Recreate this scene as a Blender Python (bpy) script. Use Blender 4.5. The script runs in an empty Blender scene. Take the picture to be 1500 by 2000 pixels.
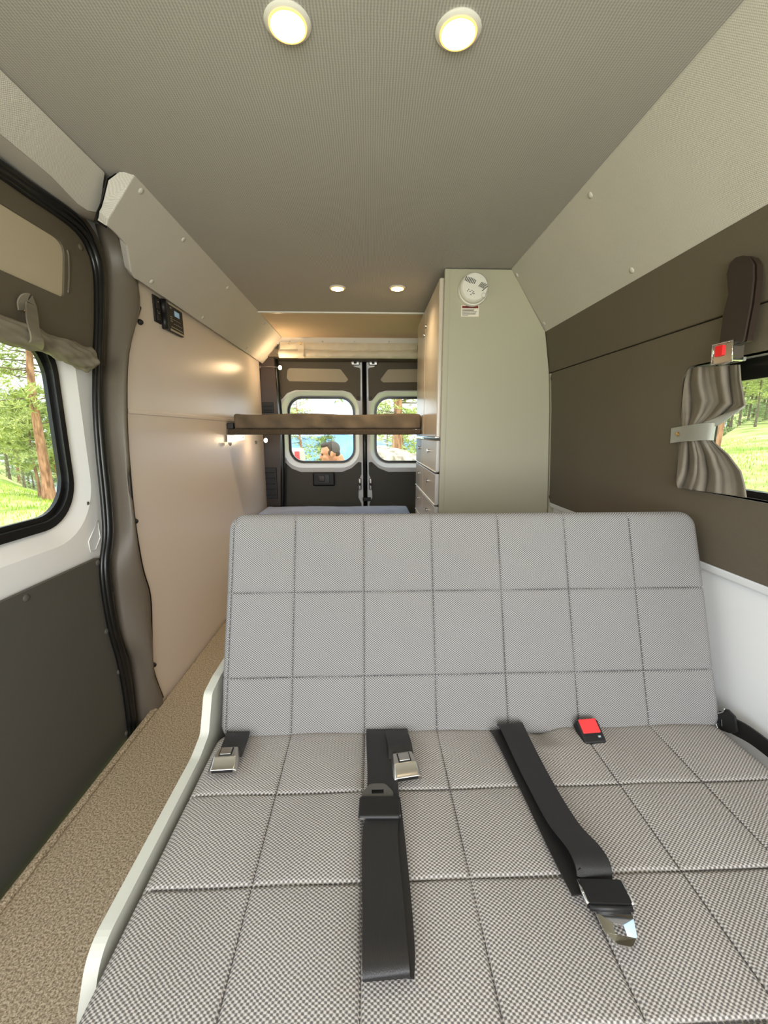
import bpy, bmesh, math, random
import numpy as np
from mathutils import Vector, Matrix
from mathutils.geometry import tessellate_polygon
random.seed(7); rng = np.random.default_rng(7)
S = bpy.context.scene
COL = S.collection
# ------------------------------------------------------------------ camera
F = 800.0; PITCH = math.atan(155/F); YAW = math.atan(28*math.cos(PITCH)/F); CZ = 1.04
cam = bpy.data.cameras.new('camera'); camo = bpy.data.objects.new('camera', cam); COL.objects.link(camo)
cam.sensor_fit = 'HORIZONTAL'; cam.sensor_width = 36; cam.lens = F*36/1500
cam.clip_start = .02; cam.clip_end = 2000
camo.location = (0, 0, CZ); camo.rotation_euler = (math.pi/2-PITCH, 0, -YAW)
S.camera = camo
# ------------------------------------------------------------------ world, sun, lights, exposure
W = bpy.data.worlds.new('sky'); S.world = W; W.use_nodes = True
nt = W.node_tree; nt.nodes.clear()
def N(nt, t, **k):
    n = nt.nodes.new(t)
    for a, b in k.items(): setattr(n, a, b)
    return n
tc = N(nt, 'ShaderNodeTexCoord'); mp = N(nt, 'ShaderNodeMapping'); mp.inputs['Scale'].default_value = (1, 1, 2.5)
nz = N(nt, 'ShaderNodeTexNoise'); nz.inputs['Scale'].default_value = 3.2; nz.inputs['Detail'].default_value = 6
rp = N(nt, 'ShaderNodeValToRGB'); rp.color_ramp.elements[0].position = .36; rp.color_ramp.elements[1].position = .52
rp.color_ramp.elements[0].color = (.30, .55, 1, 1); rp.color_ramp.elements[1].color = (1, 1, 1, 1)
bg = N(nt, 'ShaderNodeBackground'); bg.inputs['Strength'].default_value = 3.0
wo = N(nt, 'ShaderNodeOutputWorld')
L = nt.links.new
L(tc.outputs['Generated'], mp.inputs[0]); L(mp.outputs[0], nz.inputs['Vector']); L(nz.outputs['Fac'], rp.inputs[0])
L(rp.outputs[0], bg.inputs[0]); L(bg.outputs[0], wo.inputs[0])
sun = bpy.data.lights.new('sun', 'SUN'); sun.energy = 5.0; sun.angle = .02; sun.color = (1, .95, .86)
suno = bpy.data.objects.new('sun', sun); COL.objects.link(suno); suno.rotation_euler = (math.radians(25), math.radians(4), 0)
def area(name, loc, rot, sx, sy, e, col=(1, 1, 1)):
    l = bpy.data.lights.new(name, 'AREA'); l.shape = 'RECTANGLE'; l.size = sx; l.size_y = sy; l.energy = e; l.color = col
    o = bpy.data.objects.new(name, l); COL.objects.link(o); o.location = loc; o.rotation_euler = rot
    return o
# fill lamp added behind the camera, boosting windscreen and cab window daylight
area('windscreen_fill', (0, -1.2, 1.1), (math.radians(99), 0, 0), 1.5, .9, 44, (.97, .98, 1))
S.view_settings.view_transform = 'Standard'; S.view_settings.look = 'None'
S.view_settings.gamma = 1; S.view_settings.use_curve_mapping = False
S.view_settings.exposure = 0.0
# ------------------------------------------------------------------ picture point -> point on a real plane
_r = Vector((math.cos(YAW), -math.sin(YAW), 0))
_f = Vector((math.sin(YAW)*math.cos(PITCH), math.cos(YAW)*math.cos(PITCH), -math.sin(PITCH)))
_u = _r.cross(_f); _C = Vector((0, 0, CZ))
def ray(a, b): return (a-750)/F*_r-(b-1000)/F*_u+_f
def PX(a, b, x): d = ray(a, b); return _C+d*(x/d.x)
def PY(a, b, y): d = ray(a, b); return _C+d*(y/d.y)
def PZ(a, b, z): d = ray(a, b); return _C+d*((z-CZ)/d.z)
def PP(a, b, p0, n): d = ray(a, b); p0 = Vector(p0); n = Vector(n); return _C+d*((p0-_C).dot(n)/d.dot(n))
# ------------------------------------------------------------------ materials
def lin(c):
    c = [x/255 for x in c]
    return tuple(x/12.92 if x <= .04045 else ((x+.055)/1.055)**2.4 for x in c)+(1,)
def mat(name, rgb, rough=.6, metal=0, bump=0, bscale=300, var=0, vscale=20, rgb2=None, emit=None, es=0, spec=.5, stretch=None, coat=0):
    m = bpy.data.materials.new(name); m.use_nodes = True; t = m.node_tree; b = t.nodes['Principled BSDF']
    c = lin(rgb) if max(rgb) > 1.01 else tuple(rgb)+(1,)
    b.inputs['Base Color'].default_value = c; b.inputs['Roughness'].default_value = rough; b.inputs['Metallic'].default_value = metal
    b.inputs['Specular IOR Level'].default_value = spec; b.inputs['Coat Weight'].default_value = coat
    co = N(t, 'ShaderNodeTexCoord'); src = co.outputs['Object']
    if stretch:
        mm = N(t, 'ShaderNodeMapping'); mm.inputs['Scale'].default_value = stretch; t.links.new(src, mm.inputs[0]); src = mm.outputs[0]
    if rgb2 is not None or var:
        n = N(t, 'ShaderNodeTexNoise'); n.inputs['Scale'].default_value = vscale; n.inputs['Detail'].default_value = 5
        r = N(t, 'ShaderNodeValToRGB'); r.color_ramp.elements[0].position = .36; r.color_ramp.elements[1].position = .64
        r.color_ramp.elements[0].color = c if rgb2 is not None else tuple(x*(1-var) for x in c[:3])+(1,)
        r.color_ramp.elements[1].color = lin(rgb2) if rgb2 is not None else tuple(min(1, x*(1+var)) for x in c[:3])+(1,)
        t.links.new(src, n.inputs['Vector']); t.links.new(n.outputs['Fac'], r.inputs[0]); t.links.new(r.outputs[0], b.inputs['Base Color'])
    if bump:
        n = N(t, 'ShaderNodeTexNoise'); n.inputs['Scale'].default_value = bscale; n.inputs['Detail'].default_value = 3
        bp = N(t, 'ShaderNodeBump'); bp.inputs['Strength'].default_value = bump; bp.inputs['Distance'].default_value = .002
        t.links.new(src, n.inputs['Vector']); t.links.new(n.outputs['Fac'], bp.inputs['Height']); t.links.new(bp.outputs[0], b.inputs['Normal'])
    if emit is not None:
        b.inputs['Emission Color'].default_value = lin(emit) if max(emit) > 1.01 else tuple(emit)+(1,); b.inputs['Emission Strength'].default_value = es
    return m
def mth(t, op, a, b=None, c=None):
    n = N(t, 'ShaderNodeMath', operation=op)
    for i, v in enumerate((a, b, c)):
        if v is None: continue
        if isinstance(v, (int, float)): n.inputs[i].default_value = v
        else: t.links.new(v, n.inputs[i])
    return n.outputs[0]
def weave(name, dark, light, p, q, rough=.95, uv=True, ax=(0, 1), bias=0., gain=2.2, mottle=.12, bstr=.5, mode='dot'):
    m = bpy.data.materials.new(name); m.use_nodes = True; t = m.node_tree; b = t.nodes['Principled BSDF']
    b.inputs['Roughness'].default_value = rough; b.inputs['Specular IOR Level'].default_value = .12
    co = N(t, 'ShaderNodeTexCoord'); sp = N(t, 'ShaderNodeSeparateXYZ'); t.links.new(co.outputs['UV' if uv else 'Object'], sp.inputs[0])
    nn = N(t, 'ShaderNodeTexNoise'); nn.inputs['Scale'].default_value = 40; nn.inputs['Detail'].default_value = 2
    t.links.new(co.outputs['UV' if uv else 'Object'], nn.inputs['Vector'])
    jit = mth(t, 'MULTIPLY', nn.outputs['Fac'], .0035)
    u = mth(t, 'ADD', sp.outputs[ax[0]], jit); v = mth(t, 'ADD', sp.outputs[ax[1]], jit)
    cu = mth(t, 'COSINE', mth(t, 'MULTIPLY', u, 2*math.pi/p)); cv = mth(t, 'COSINE', mth(t, 'MULTIPLY', v, 2*math.pi/q))
    k = mth(t, 'MULTIPLY', cu, cv) if mode == 'dot' else mth(t, 'ADD', cu, mth(t, 'MULTIPLY', cv, .35))
    fac = mth(t, 'MULTIPLY_ADD', k, gain/2, .5+bias)
    n2 = N(t, 'ShaderNodeTexNoise'); n2.inputs['Scale'].default_value = 700; n2.inputs['Detail'].default_value = 2
    t.links.new(co.outputs['UV' if uv else 'Object'], n2.inputs['Vector'])
    fac = mth(t, 'ADD', fac, mth(t, 'MULTIPLY_ADD', n2.outputs['Fac'], .8, -.4)); fac.node.use_clamp = True
    mx = N(t, 'ShaderNodeMix', data_type='RGBA'); mx.inputs[6].default_value = lin(dark); mx.inputs[7].default_value = lin(light)
    t.links.new(fac, mx.inputs[0])
    n3 = N(t, 'ShaderNodeTexNoise'); n3.inputs['Scale'].default_value = 5; t.links.new(co.outputs['Object'], n3.inputs['Vector'])
    hs = N(t, 'ShaderNodeHueSaturation'); t.links.new(mx.outputs[2], hs.inputs['Color'])
    t.links.new(mth(t, 'MULTIPLY_ADD', n3.outputs['Fac'], mottle*2, 1-mottle), hs.inputs['Value'])
    t.links.new(hs.outputs[0], b.inputs['Base Color'])
    bp = N(t, 'ShaderNodeBump'); bp.inputs['Strength'].default_value = bstr; bp.inputs['Distance'].default_value = .001
    t.links.new(fac, bp.inputs['Height']); t.links.new(bp.outputs[0], b.inputs['Normal'])
    return m
M = dict(
 seat=weave('bench_fabric', (106, 102, 100), (200, 194, 187), .0074, .0054, gain=1.6, mottle=.05, bstr=.6),
 back=weave('darkened_backrest_fabric', (88, 87, 87), (174, 171, 167), .0062, .0050, gain=1.8, mottle=.05, bstr=.5),  # same tweed darkened in colour to offset the lamp facing the backrest
 stitch=mat('dark_stitching', (74, 71, 71), .9),
 ceil=weave('ribbed_headliner', (160, 156, 150), (190, 185, 178), .0056, .0052, uv=False, ax=(0, 1), gain=.9, mottle=.03, mode='rib', bstr=.3),
 ceil2=weave('rear_headliner', (204, 180, 152), (222, 202, 174), .006, .006, uv=False, gain=1., mottle=.04, bstr=.3),
 slope=weave('knit_side_panel', (190, 184, 174), (216, 211, 202), .0042, .0042, uv=False, ax=(1, 2), gain=1., mottle=.05, bstr=.35),
 wallw=mat('warm_white_laminate', (226, 212, 200), .32, bump=.1, bscale=200, spec=.5),
 dark=mat('taupe_vinyl_panel', (100, 91, 76), .62, bump=.25, bscale=500, spec=.3),
 darkp=mat('taupe_pillar_wrap', (104, 95, 83), .45, bump=.25, bscale=350, spec=.45),
 charc=mat('charcoal_panel', (84, 82, 76), .6, bump=.25, bscale=450, spec=.3),
 inset=mat('beige_inset_panel', (190, 176, 150), .7, bump=.2, bscale=500),
 white=mat('white_painted_metal', (246, 246, 244), .25, spec=.5, coat=.3),
 rubber=mat('black_rubber', (16, 16, 16), .32, spec=.5),
 black=mat('matte_black_plastic', (20, 19, 19), .5),
 pillar=mat('brown_black_pillar_plastic', (52, 40, 33), .35),
 chrome=mat('chrome', (225, 225, 225), .12, 1),
 steel=mat('satin_steel', (196, 192, 186), .3, 1),
 brass=mat('brass_snap', (230, 200, 140), .25, 1),
 carpet=mat('speckled_beige_carpet', (138, 122, 100), 1, bump=1, bscale=420, rgb2=(214, 198, 172), vscale=230, spec=.05),
 cab=mat('grey_laminate', (178, 173, 150), .38, bump=.05, bscale=300, spec=.4),
 cabd=mat('champagne_door_laminate', (206, 194, 178), .22, spec=.6),
 cabs=mat('drawer_front_laminate', (196, 192, 186), .3, spec=.5),
 edge=mat('light_edge_strip', (226, 222, 212), .25),
 web=mat('black_webbing', (30, 28, 28), .5, bump=.3, bscale=900, spec=.6, stretch=(1, .1, 1)),
 webb=mat('dark_brown_webbing', (48, 36, 28), .7, bump=.3, bscale=900),
 red=mat('red_button', (235, 25, 30), .35, emit=None),
 redm=mat('red_plastic', (228, 60, 62), .4),
 curt=mat('grey_suede_curtain', (134, 126, 114), .95, bump=.2, bscale=300, spec=.1, var=.08),
 tie=mat('light_grey_tie_band', (168, 168, 160), .9, bump=.2, bscale=400),
 shade=mat('taupe_blackout_shade', (128, 120, 104), .9, bump=.15, bscale=300, var=.05),
 roll=mat('beige_roll_blind', (228, 216, 192), .7, bump=.1, bscale=60, var=.03),
 mattr=mat('taupe_mattress_cover', (104, 90, 74), .95, bump=.3, bscale=40, var=.12, vscale=14),
 board_w=mat('off_white_moulded_board', (202, 202, 190), .4),
 board=mat('carpet_wrapped_board', (78, 66, 52), 1, bump=1, bscale=400, var=.4, vscale=180),
 bed=mat('slate_blue_mattress_cover', (186, 196, 222), .9, bump=.3, bscale=30, var=.08, vscale=8),
 alarm=mat('alarm_white_plastic', (228, 224, 212), .4),
 slot=mat('dark_vent_slot', (60, 58, 50), .8),
 paper=mat('label_paper', (232, 222, 205), .6),
 redprint=mat('label_red_band', (118, 34, 24), .6),
 ink=mat('label_ink', (70, 66, 60), .8),
 screen=mat('lcd_screen', (120, 150, 170), .3, emit=(150, 180, 200), es=.35),
 print=mat('panel_print', (150, 140, 125), .6),
 lamp=mat('warm_led_lens', (255, 240, 200), .3, emit=(1, .80, .50), es=28),
 haloglow=mat('amber_halo', (255, 190, 110), .4, emit=(1, .42, .10), es=2.2),  # emission imitating the orange halo around the downlights
 bulb=mat('warm_reading_bulb', (255, 230, 180), .3, emit=(1, .72, .38), es=60),
 skin=mat('warm_skin', (205, 140, 110), .55, var=.05),  # plain skin tone, varied slightly at random
 hair=mat('short_brown_hair', (62, 50, 44), .8, bump=1, bscale=120, var=.3, vscale=90),
 shirt=mat('pale_lilac_tee', (196, 182, 196), .9, var=.04),
 shorts=mat('khaki_shorts', (150, 136, 110), .9),
 shoe=mat('dark_shoe', (50, 46, 44), .7),
 eye=mat('dark_eye', (40, 28, 22), .3),
 bark=mat('orange_pine_bark', (130, 88, 64), .95, bump=1, bscale=14, rgb2=(196, 146, 116), vscale=9, stretch=(1, 1, .25)),
 barkg=mat('grey_pine_bark', (84, 74, 62), .95, bump=1, bscale=14, rgb2=(138, 124, 106), vscale=9, stretch=(1, 1, .25)),
 needle=mat('bright_pine_needles', (156, 172, 96), .7, rgb2=(216, 222, 150), vscale=1.6, spec=.2),
 needled=mat('haze_paled_needles', (136, 158, 112), .7, rgb2=(186, 200, 146), vscale=1.6, spec=.2),  # green lightened so far foliage looks paled by haze
 grass=mat('meadow_grass', (134, 154, 78), .95, bump=1, bscale=25, rgb2=(206, 206, 140), vscale=.9, spec=.1),
 blade=mat('grass_blade', (130, 170, 44), .8, rgb2=(206, 220, 110), vscale=3, spec=.1),
 rock=mat('speckled_granite', (120, 112, 100), .95, bump=1, bscale=18, rgb2=(206, 190, 168), vscale=7),
 mount=mat('hazed_forest_mountain', (96, 136, 186), 1, rgb2=(126, 160, 204), vscale=.012, spec=0),  # aerial haze put into the base colour as blue
 tent=mat('pale_grey_tent_fabric', (196, 186, 178), .8),
)
def glassmat():
    m = bpy.data.materials.new('window_glass'); m.use_nodes = True; t = m.node_tree; t.nodes.clear()
    o = N(t, 'ShaderNodeOutputMaterial'); a = N(t, 'ShaderNodeBsdfTransparent'); g = N(t, 'ShaderNodeBsdfGlossy'); g.inputs['Roughness'].default_value = .02
    a.inputs[0].default_value = (.93, .96, .94, 1)
    fr = N(t, 'ShaderNodeFresnel'); fr.inputs[0].default_value = 1.45; mx = N(t, 'ShaderNodeMixShader')
    t.links.new(mth(t, 'MULTIPLY', fr.outputs[0], .2), mx.inputs[0]); t.links.new(a.outputs[0], mx.inputs[1]); t.links.new(g.outputs[0], mx.inputs[2]); t.links.new(mx.outputs[0], o.inputs[0])
    return m
M['glass'] = glassmat()
# ------------------------------------------------------------------ builders
def wloc(o):
    v = Vector((0, 0, 0))
    while o is not None: v += o.location; o = o.parent
    return v
def O(name, vs, fs, m, parent=None, smooth=False, bevel=0, seg=2, uvs=None, ang=.6, kind=None):
    off = wloc(parent) if parent is not None else Vector((0, 0, 0))
    me = bpy.data.meshes.new(name); me.from_pydata([tuple(Vector(v)-off) for v in vs], [], [tuple(f) for f in fs]); me.materials.append(M[m] if isinstance(m, str) else m)
    if uvs is not None:
        ul = me.uv_layers.new(name='UVMap')
        vi = np.empty(len(me.loops), dtype=np.int32); me.loops.foreach_get('vertex_index', vi)
        ul.data.foreach_set('uv', np.asarray(uvs, dtype=np.float32)[vi].ravel())
    me.validate(); me.update()
    bm = bmesh.new(); bm.from_mesh(me); bmesh.ops.recalc_face_normals(bm, faces=bm.faces); bm.to_mesh(me); bm.free()
    if smooth: me.polygons.foreach_set('use_smooth', [True]*len(me.polygons))
    o = bpy.data.objects.new(name, me); COL.objects.link(o); o.parent = parent
    if bevel:
        b = o.modifiers.new('bevel', 'BEVEL'); b.width = bevel; b.segments = seg; b.limit_method = 'ANGLE'; b.angle_limit = ang
        me.polygons.foreach_set('use_smooth', [True]*len(me.polygons))
        w = o.modifiers.new('wn', 'WEIGHTED_NORMAL'); w.keep_sharp = True
    if kind: o['kind'] = kind
    return o
def tag(o, label, cat, group=None, kind=None):
    o['label'] = label; o['category'] = cat
    if group: o['group'] = group
    if kind: o['kind'] = kind
    return o
def thing(name, loc, label, cat, group=None, kind=None):
    o = bpy.data.objects.new(name, None); o.empty_display_size = .05; COL.objects.link(o); o.location = loc
    return tag(o, label, cat, group, kind)
def copy_tree(o, parent=None):
    c = o.copy(); COL.objects.link(c); c.parent = parent
    for ch in list(o.children): copy_tree(ch, c)
    return c
def boxg(c, s, R=None):
    vs = [Vector(((i & 1)-.5, ((i >> 1) & 1)-.5, (i >> 2)-.5)) for i in range(8)]
    vs = [Vector((v.x*s[0], v.y*s[1], v.z*s[2])) for v in vs]
    if R is not None: vs = [R@v for v in vs]
    return [v+Vector(c) for v in vs], [(0, 2, 3, 1), (4, 5, 7, 6), (0, 1, 5, 4), (2, 6, 7, 3), (0, 4, 6, 2), (1, 3, 7, 5)]
def box(name, c, s, m, parent=None, bevel=.002, R=None, seg=2):
    v, f = boxg(c, s, R); return O(name, v, f, m, parent, bevel=bevel, seg=seg)
def box2(name, a, b, m, parent=None, bevel=.002, seg=2):
    a = Vector(a); b = Vector(b); d = b-a
    return box(name, (a+b)/2, (abs(d.x), abs(d.y), abs(d.z)), m, parent, bevel, seg=seg)
def join(parts):
    V = []; Fc = []
    for v, f in parts:
        n = len(V); V += list(v); Fc += [tuple(i+n for i in q) for q in f]
    return V, Fc
def tubeg(pts, r, n=10, closed=False, flat=None):
    pts = [Vector(p) for p in pts]; K = len(pts); rs = r if isinstance(r, (list, tuple)) else [r]*K
    V = []; Fc = []; prev = None
    for i, p in enumerate(pts):
        a = pts[(i-1) % K] if (closed or i > 0) else p; b = pts[(i+1) % K] if (closed or i < K-1) else p
        t = (b-a).normalized()
        if prev is None:
            h = Vector((0, 0, 1)) if abs(t.z) < .9 else Vector((1, 0, 0)); nrm = t.cross(h).normalized()
        else: nrm = (prev-t*prev.dot(t)).normalized()
        prev = nrm; bi = t.cross(nrm)
        for j in range(n):
            an = 2*math.pi*j/n; V.append(p+rs[i]*(math.cos(an)*nrm+math.sin(an)*bi))
    for i in range(K if closed else K-1):
        for j in range(n):
            a = i*n+j; b = i*n+(j+1) % n; c = ((i+1) % K)*n+(j+1) % n; d = ((i+1) % K)*n+j; Fc.append((a, b, c, d))
    if not closed: Fc += [tuple(range(n))[::-1], tuple(range((K-1)*n, K*n))]
    return V, Fc
def tube(name, pts, r, m, parent=None, n=10, closed=False):
    v, f = tubeg(pts, r, n, closed); return O(name, v, f, m, parent, smooth=True)
def smoothpath(pts, k=6, closed=False):
    pts = [Vector(p) for p in pts]; n = len(pts); out = []
    rngi = range(n) if closed else range(n-1)
    for i in rngi:
        g = (lambda j: pts[j % n]) if closed else (lambda j: pts[min(max(j, 0), n-1)])
        p0, p1, p2, p3 = g(i-1), g(i), g(i+1), g(i+2)
        for s in range(k):
            t = s/k
            out.append(.5*((2*p1)+(p2-p0)*t+(2*p0-5*p1+4*p2-p3)*t*t+(3*p1-p0-3*p2+p3)*t**3))
    if not closed: out.append(pts[-1])
    return out
def lathe(name, prof, c, axis, m, parent=None, n=32, smooth=True):
    ax = Vector(axis).normalized(); h = Vector((0, 0, 1)) if abs(ax.z) < .9 else Vector((1, 0, 0)); a = ax.cross(h).normalized(); b = ax.cross(a)
    V = []; Fc = []; c = Vector(c)
    for r, z in prof:
        for j in range(n): t = 2*math.pi*j/n; V.append(c+ax*z+r*(math.cos(t)*a+math.sin(t)*b))
    K = len(prof)
    for i in range(K-1):
        for j in range(n): Fc.append((i*n+j, i*n+(j+1) % n, (i+1)*n+(j+1) % n, (i+1)*n+j))
    Fc += [tuple(range(n))[::-1], tuple(range((K-1)*n, K*n))]
    o = O(name, V, Fc, m, parent, smooth=smooth)
    if smooth:
        e = o.modifiers.new('es', 'EDGE_SPLIT'); e.split_angle = .7
    return o
def rp2(pts, r, n=6):
    """round the corners of a 2-D polygon; r a number or one per corner"""
    out = []; K = len(pts)
    for i in range(K):
        p = Vector(pts[i][:2]); a = Vector(pts[i-1][:2]); b = Vector(pts[(i+1) % K][:2]); ri = r[i] if isinstance(r, (list, tuple)) else r
        u = a-p; v = b-p; lu, lv = u.length, v.length
        if ri <= 0 or lu < 1e-6 or lv < 1e-6: out.append(tuple(p)); continue
        u /= lu; v /= lv; ang = math.acos(max(-1, min(1, u.dot(v))))
        if ang > 3.05: out.append(tuple(p)); continue
        d = min(ri/math.tan(ang/2), lu*.48, lv*.48); s = p+u*d; e = p+v*d
        for k in range(n+1):
            t = k/n; out.append(tuple(s*(1-t)**2+p*2*t*(1-t)+e*t*t))
    return out
def plate(name, loops, fm, th, m, parent=None, bevel=0, cuts=(), seg=2):
    bm = bmesh.new(); flat = [p for lp in loops for p in lp]
    vs = [bm.verts.new((p[0], p[1], 0)) for p in flat]
    for t in tessellate_polygon([[Vector((p[0], p[1], 0)) for p in lp] for lp in loops]):
        try: bm.faces.new([vs[i] for i in t])
        except ValueError: pass
    for ax, val in cuts:
        no = (1, 0, 0) if ax == 0 else (0, 1, 0); co = (val, 0, 0) if ax == 0 else (0, val, 0)
        bmesh.ops.bisect_plane(bm, geom=bm.verts[:]+bm.edges[:]+bm.faces[:], plane_co=co, plane_no=no)
    r = bmesh.ops.extrude_face_region(bm, geom=bm.faces[:])
    for v in r['geom']:
        if isinstance(v, bmesh.types.BMVert): v.co.z = 1
    off = wloc(parent) if parent is not None else Vector((0, 0, 0))
    for v in bm.verts: v.co = Vector(fm(v.co.x, v.co.y, v.co.z*th))-off
    bmesh.ops.recalc_face_normals(bm, faces=bm.faces)
    me = bpy.data.meshes.new(name); bm.to_mesh(me); bm.free(); me.materials.append(M[m] if isinstance(m, str) else m)
    o = bpy.data.objects.new(name, me); COL.objects.link(o); o.parent = parent
    if bevel:
        b = o.modifiers.new('bevel', 'BEVEL'); b.width = bevel; b.segments = seg; b.limit_method = 'ANGLE'; b.angle_limit = .7
    return o
def ring(name, inner, outer, fi, fo, m, parent=None):
    """strip between two loops with the same number of points"""
    n = len(inner); V = [fi(*p) for p in inner]+[fo(*p) for p in outer]
    return O(name, V, [(i, (i+1) % n, n+(i+1) % n, n+i) for i in range(n)], m, parent, smooth=True)
def rrect(a0, a1, b0, b1, r, n=8):
    c = [(a0+r, b0+r, math.pi), (a1-r, b0+r, 1.5*math.pi), (a1-r, b1-r, 0), (a0+r, b1-r, .5*math.pi)]; out = []
    for x, y, s in c:
        for k in range(n+1): t = s+k/n*math.pi/2; out.append((x+r*math.cos(t), y+r*math.sin(t)))
    return out
def ribbon(name, pts, wdir, w, th, m, parent=None, k=5, ups=None):
    pts = smoothpath(pts, k); n = len(pts); V = []; Fc = []
    for i, p in enumerate(pts):
        t = (pts[min(i+1, n-1)]-pts[max(i-1, 0)]).normalized()
        wd = Vector(wdir(i/(n-1)) if callable(wdir) else wdir); wd = (wd-t*wd.dot(t)).normalized()
        nn = t.cross(wd).normalized(); ww = w(i/(n-1)) if callable(w) else w
        for a, b in ((-1, -1), (1, -1), (1, 1), (-1, 1)): V.append(p+wd*ww/2*a+nn*th/2*b)
    for i in range(n-1):
        for j in range(4): Fc.append((i*4+j, i*4+(j+1) % 4, i*4+4+(j+1) % 4, i*4+4+j))
    Fc += [(0, 1, 2, 3), (n*4-4, n*4-3, n*4-2, n*4-1)]
    o = O(name, V, Fc, m, parent, smooth=True); e = o.modifiers.new('es', 'EDGE_SPLIT'); e.split_angle = .9
    return o
def ellips(c, r, R=None, n=12, k=8):
    V = []; Fc = []; c = Vector(c)
    for i in range(k+1):
        a = math.pi*i/k
        for j in range(n):
            b = 2*math.pi*j/n; v = Vector((r[0]*math.sin(a)*math.cos(b), r[1]*math.sin(a)*math.sin(b), r[2]*math.cos(a)))
            V.append(c+(R@v if R is not None else v))
    for i in range(k):
        for j in range(n): Fc.append((i*n+j, (i+1)*n+j, (i+1)*n+(j+1) % n, i*n+(j+1) % n))
    return V, Fc
def cap(name, p, nrm, r, m, parent):
    return lathe(name, [(r, 0), (r*.98, r*.12), (r*.75, r*.32), (r*.35, r*.42), (r*.05, r*.45)], p, nrm, m, parent, n=14)

CEIL = 1.73; YB = -1.25
# ================================================================== THE SHELL
fl = box2('floor', (-.825, YB, -.05), (.88, 3.55, 0), 'carpet', bevel=.012); tag(fl, 'speckled beige carpet floor running down the aisle', 'floor', kind='structure')
sill = plate('step_edge', [[(YB, -.045), (1.46, -.045), (1.46, .004), (YB, .004)]], lambda a, b, t: (-.823-t, a, b), .02, 'carpet', fl, bevel=.006)
box2('step_well', (-1.0, YB, -.24), (-.80, 1.66, -.14), 'rubber', fl, bevel=0)  # unseen step-well floor added to close a light leak under the door
ce = box2('ceiling', (-.76, YB, CEIL), (.70, 2.572, CEIL+.03), 'ceil', bevel=0); tag(ce, 'grey ribbed fabric headliner over the front and middle', 'ceiling', kind='structure')
box2('rear_ceiling_panel', (-.70, 2.580, CEIL+.001), (.70, 3.25, CEIL+.03), 'ceil2', ce, bevel=0)
box2('joint_bead', (-.66, 2.566, CEIL-.008), (.66, 2.584, CEIL+.004), 'edge', ce, bevel=.004)
rf = box2('trim_1', (-1.0, YB, 1.80), (1.0, 3.75, 1.83), 'white', bevel=0); tag(rf, 'white outer roof skin above the headliner', 'roof', kind='structure')
# --- right slope panel
xr = .61
sr = plate('trim_2', [[(YB, 0), (3.3, 0), (3.3, 1), (YB, 1)]], lambda a, b, t: (xr+.172*b+t*.8, a, CEIL-.255*b+t*.6), .03, 'slope', bevel=.006)
tag(sr, 'light knit-covered sloping panel along the right ceiling edge', 'wall panel', kind='structure')
nr = Vector((-.83, 0, -.56)).normalized()
for q in [(1153, 381), (1234, 528), (1063, 632), (1010, 537)]:
    cap('covered_button', PP(*q, (xr, 0, CEIL), nr), nr, .009, 'slope', sr)
# --- right wall
zs = [-.05, .691, 1.143, 1.311, 1.477, 1.6]; xs = [.88, .85, .825, .809, .78, .76]
def prof(z): return float(np.interp(z, zs, xs))
def RW(a, b, off=0):
    x = .82
    for _ in range(6): p = PX(a, b, x+off); x = prof(p.z)
    return p
wr = thing('wall_right', (.85, 0, 0), 'right van wall of dark taupe panels over white metal', 'wall', kind='structure')
fr = lambda a, b, t: (prof(b)+t, a, b)
cz = [(1, z) for z in (.8, 1.0, 1.143, 1.2, 1.25, 1.38)]
plate('upper_panel', [[(YB, 1.304), (3.4, 1.304), (3.4, 1.48), (YB, 1.48)]], fr, .04, 'dark', wr, bevel=.004, cuts=cz)
WY0, WY1, WZ0, WZ1 = .02, 1.094, .893, 1.207
whole = rrect(WY0, WY1, WZ0, WZ1, .03)
plate('lower_panel', [rp2([(YB, .716), (1.885, .716), (1.885, 1.300), (YB, 1.300)], [0, .02, .02, 0]), whole[::-1]], fr, .03, 'dark', wr, bevel=.004, cuts=cz)
plate('lower_panel', [[(1.89, .3), (3.4, .3), (3.4, 1.300), (1.89, 1.300)]], fr, .04, 'cab', wr, bevel=0, cuts=cz)
plate('seam_backing', [[(YB, 1.28), (3.4, 1.28), (3.4, 1.32), (YB, 1.32)]], lambda a, b, t: (prof(b)+.012+t, a, b), .03, 'black', wr)
plate('metal_panel', [[(YB, -.03), (3.4, -.03), (3.4, .705), (YB, .705)]], lambda a, b, t: (.872+t, a, b), .04, 'white', wr)
plate('metal_ledge', [[(YB, .690), (3.4, .690), (3.4, .716), (YB, .716)]], lambda a, b, t: (.858+t+(b-.69)*-.3, a, b), .04, 'white', wr, bevel=.006)
for q in [(1078, 738), (1074, 970)]: cap('screw_cap', RW(*q), (-1, 0, 0), .009, 'charc', wr)
# window in the right wall
w1 = thing('window_1', (.88, .5, .9), 'right side window with black frame beside the tied curtain', 'window', kind='structure')
io = rrect(WY0-.02, WY1+.02, WZ0-.03, WZ1+.03, .04); ii = rrect(WY0+.05, WY1-.05, WZ0+.016, WZ1-.048, .03)
plate('reveal', [rrect(WY0-.004, WY1+.004, WZ0-.004, WZ1+.004, .03), rrect(WY0, WY1, WZ0, WZ1, .03)[::-1]], lambda a, b, t: (prof(b)+.004+t, a, b), .05, 'edge', w1)
plate('window_frame', [io, ii[::-1]], lambda a, b, t: (.872+t, a, b), .022, 'rubber', w1, bevel=.003)
plate('glass', [rrect(WY0+.04, WY1-.04, WZ0+.01, WZ1-.04, .03)], lambda a, b, t: (.884+t, a, b), .004, 'glass', w1)
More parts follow.
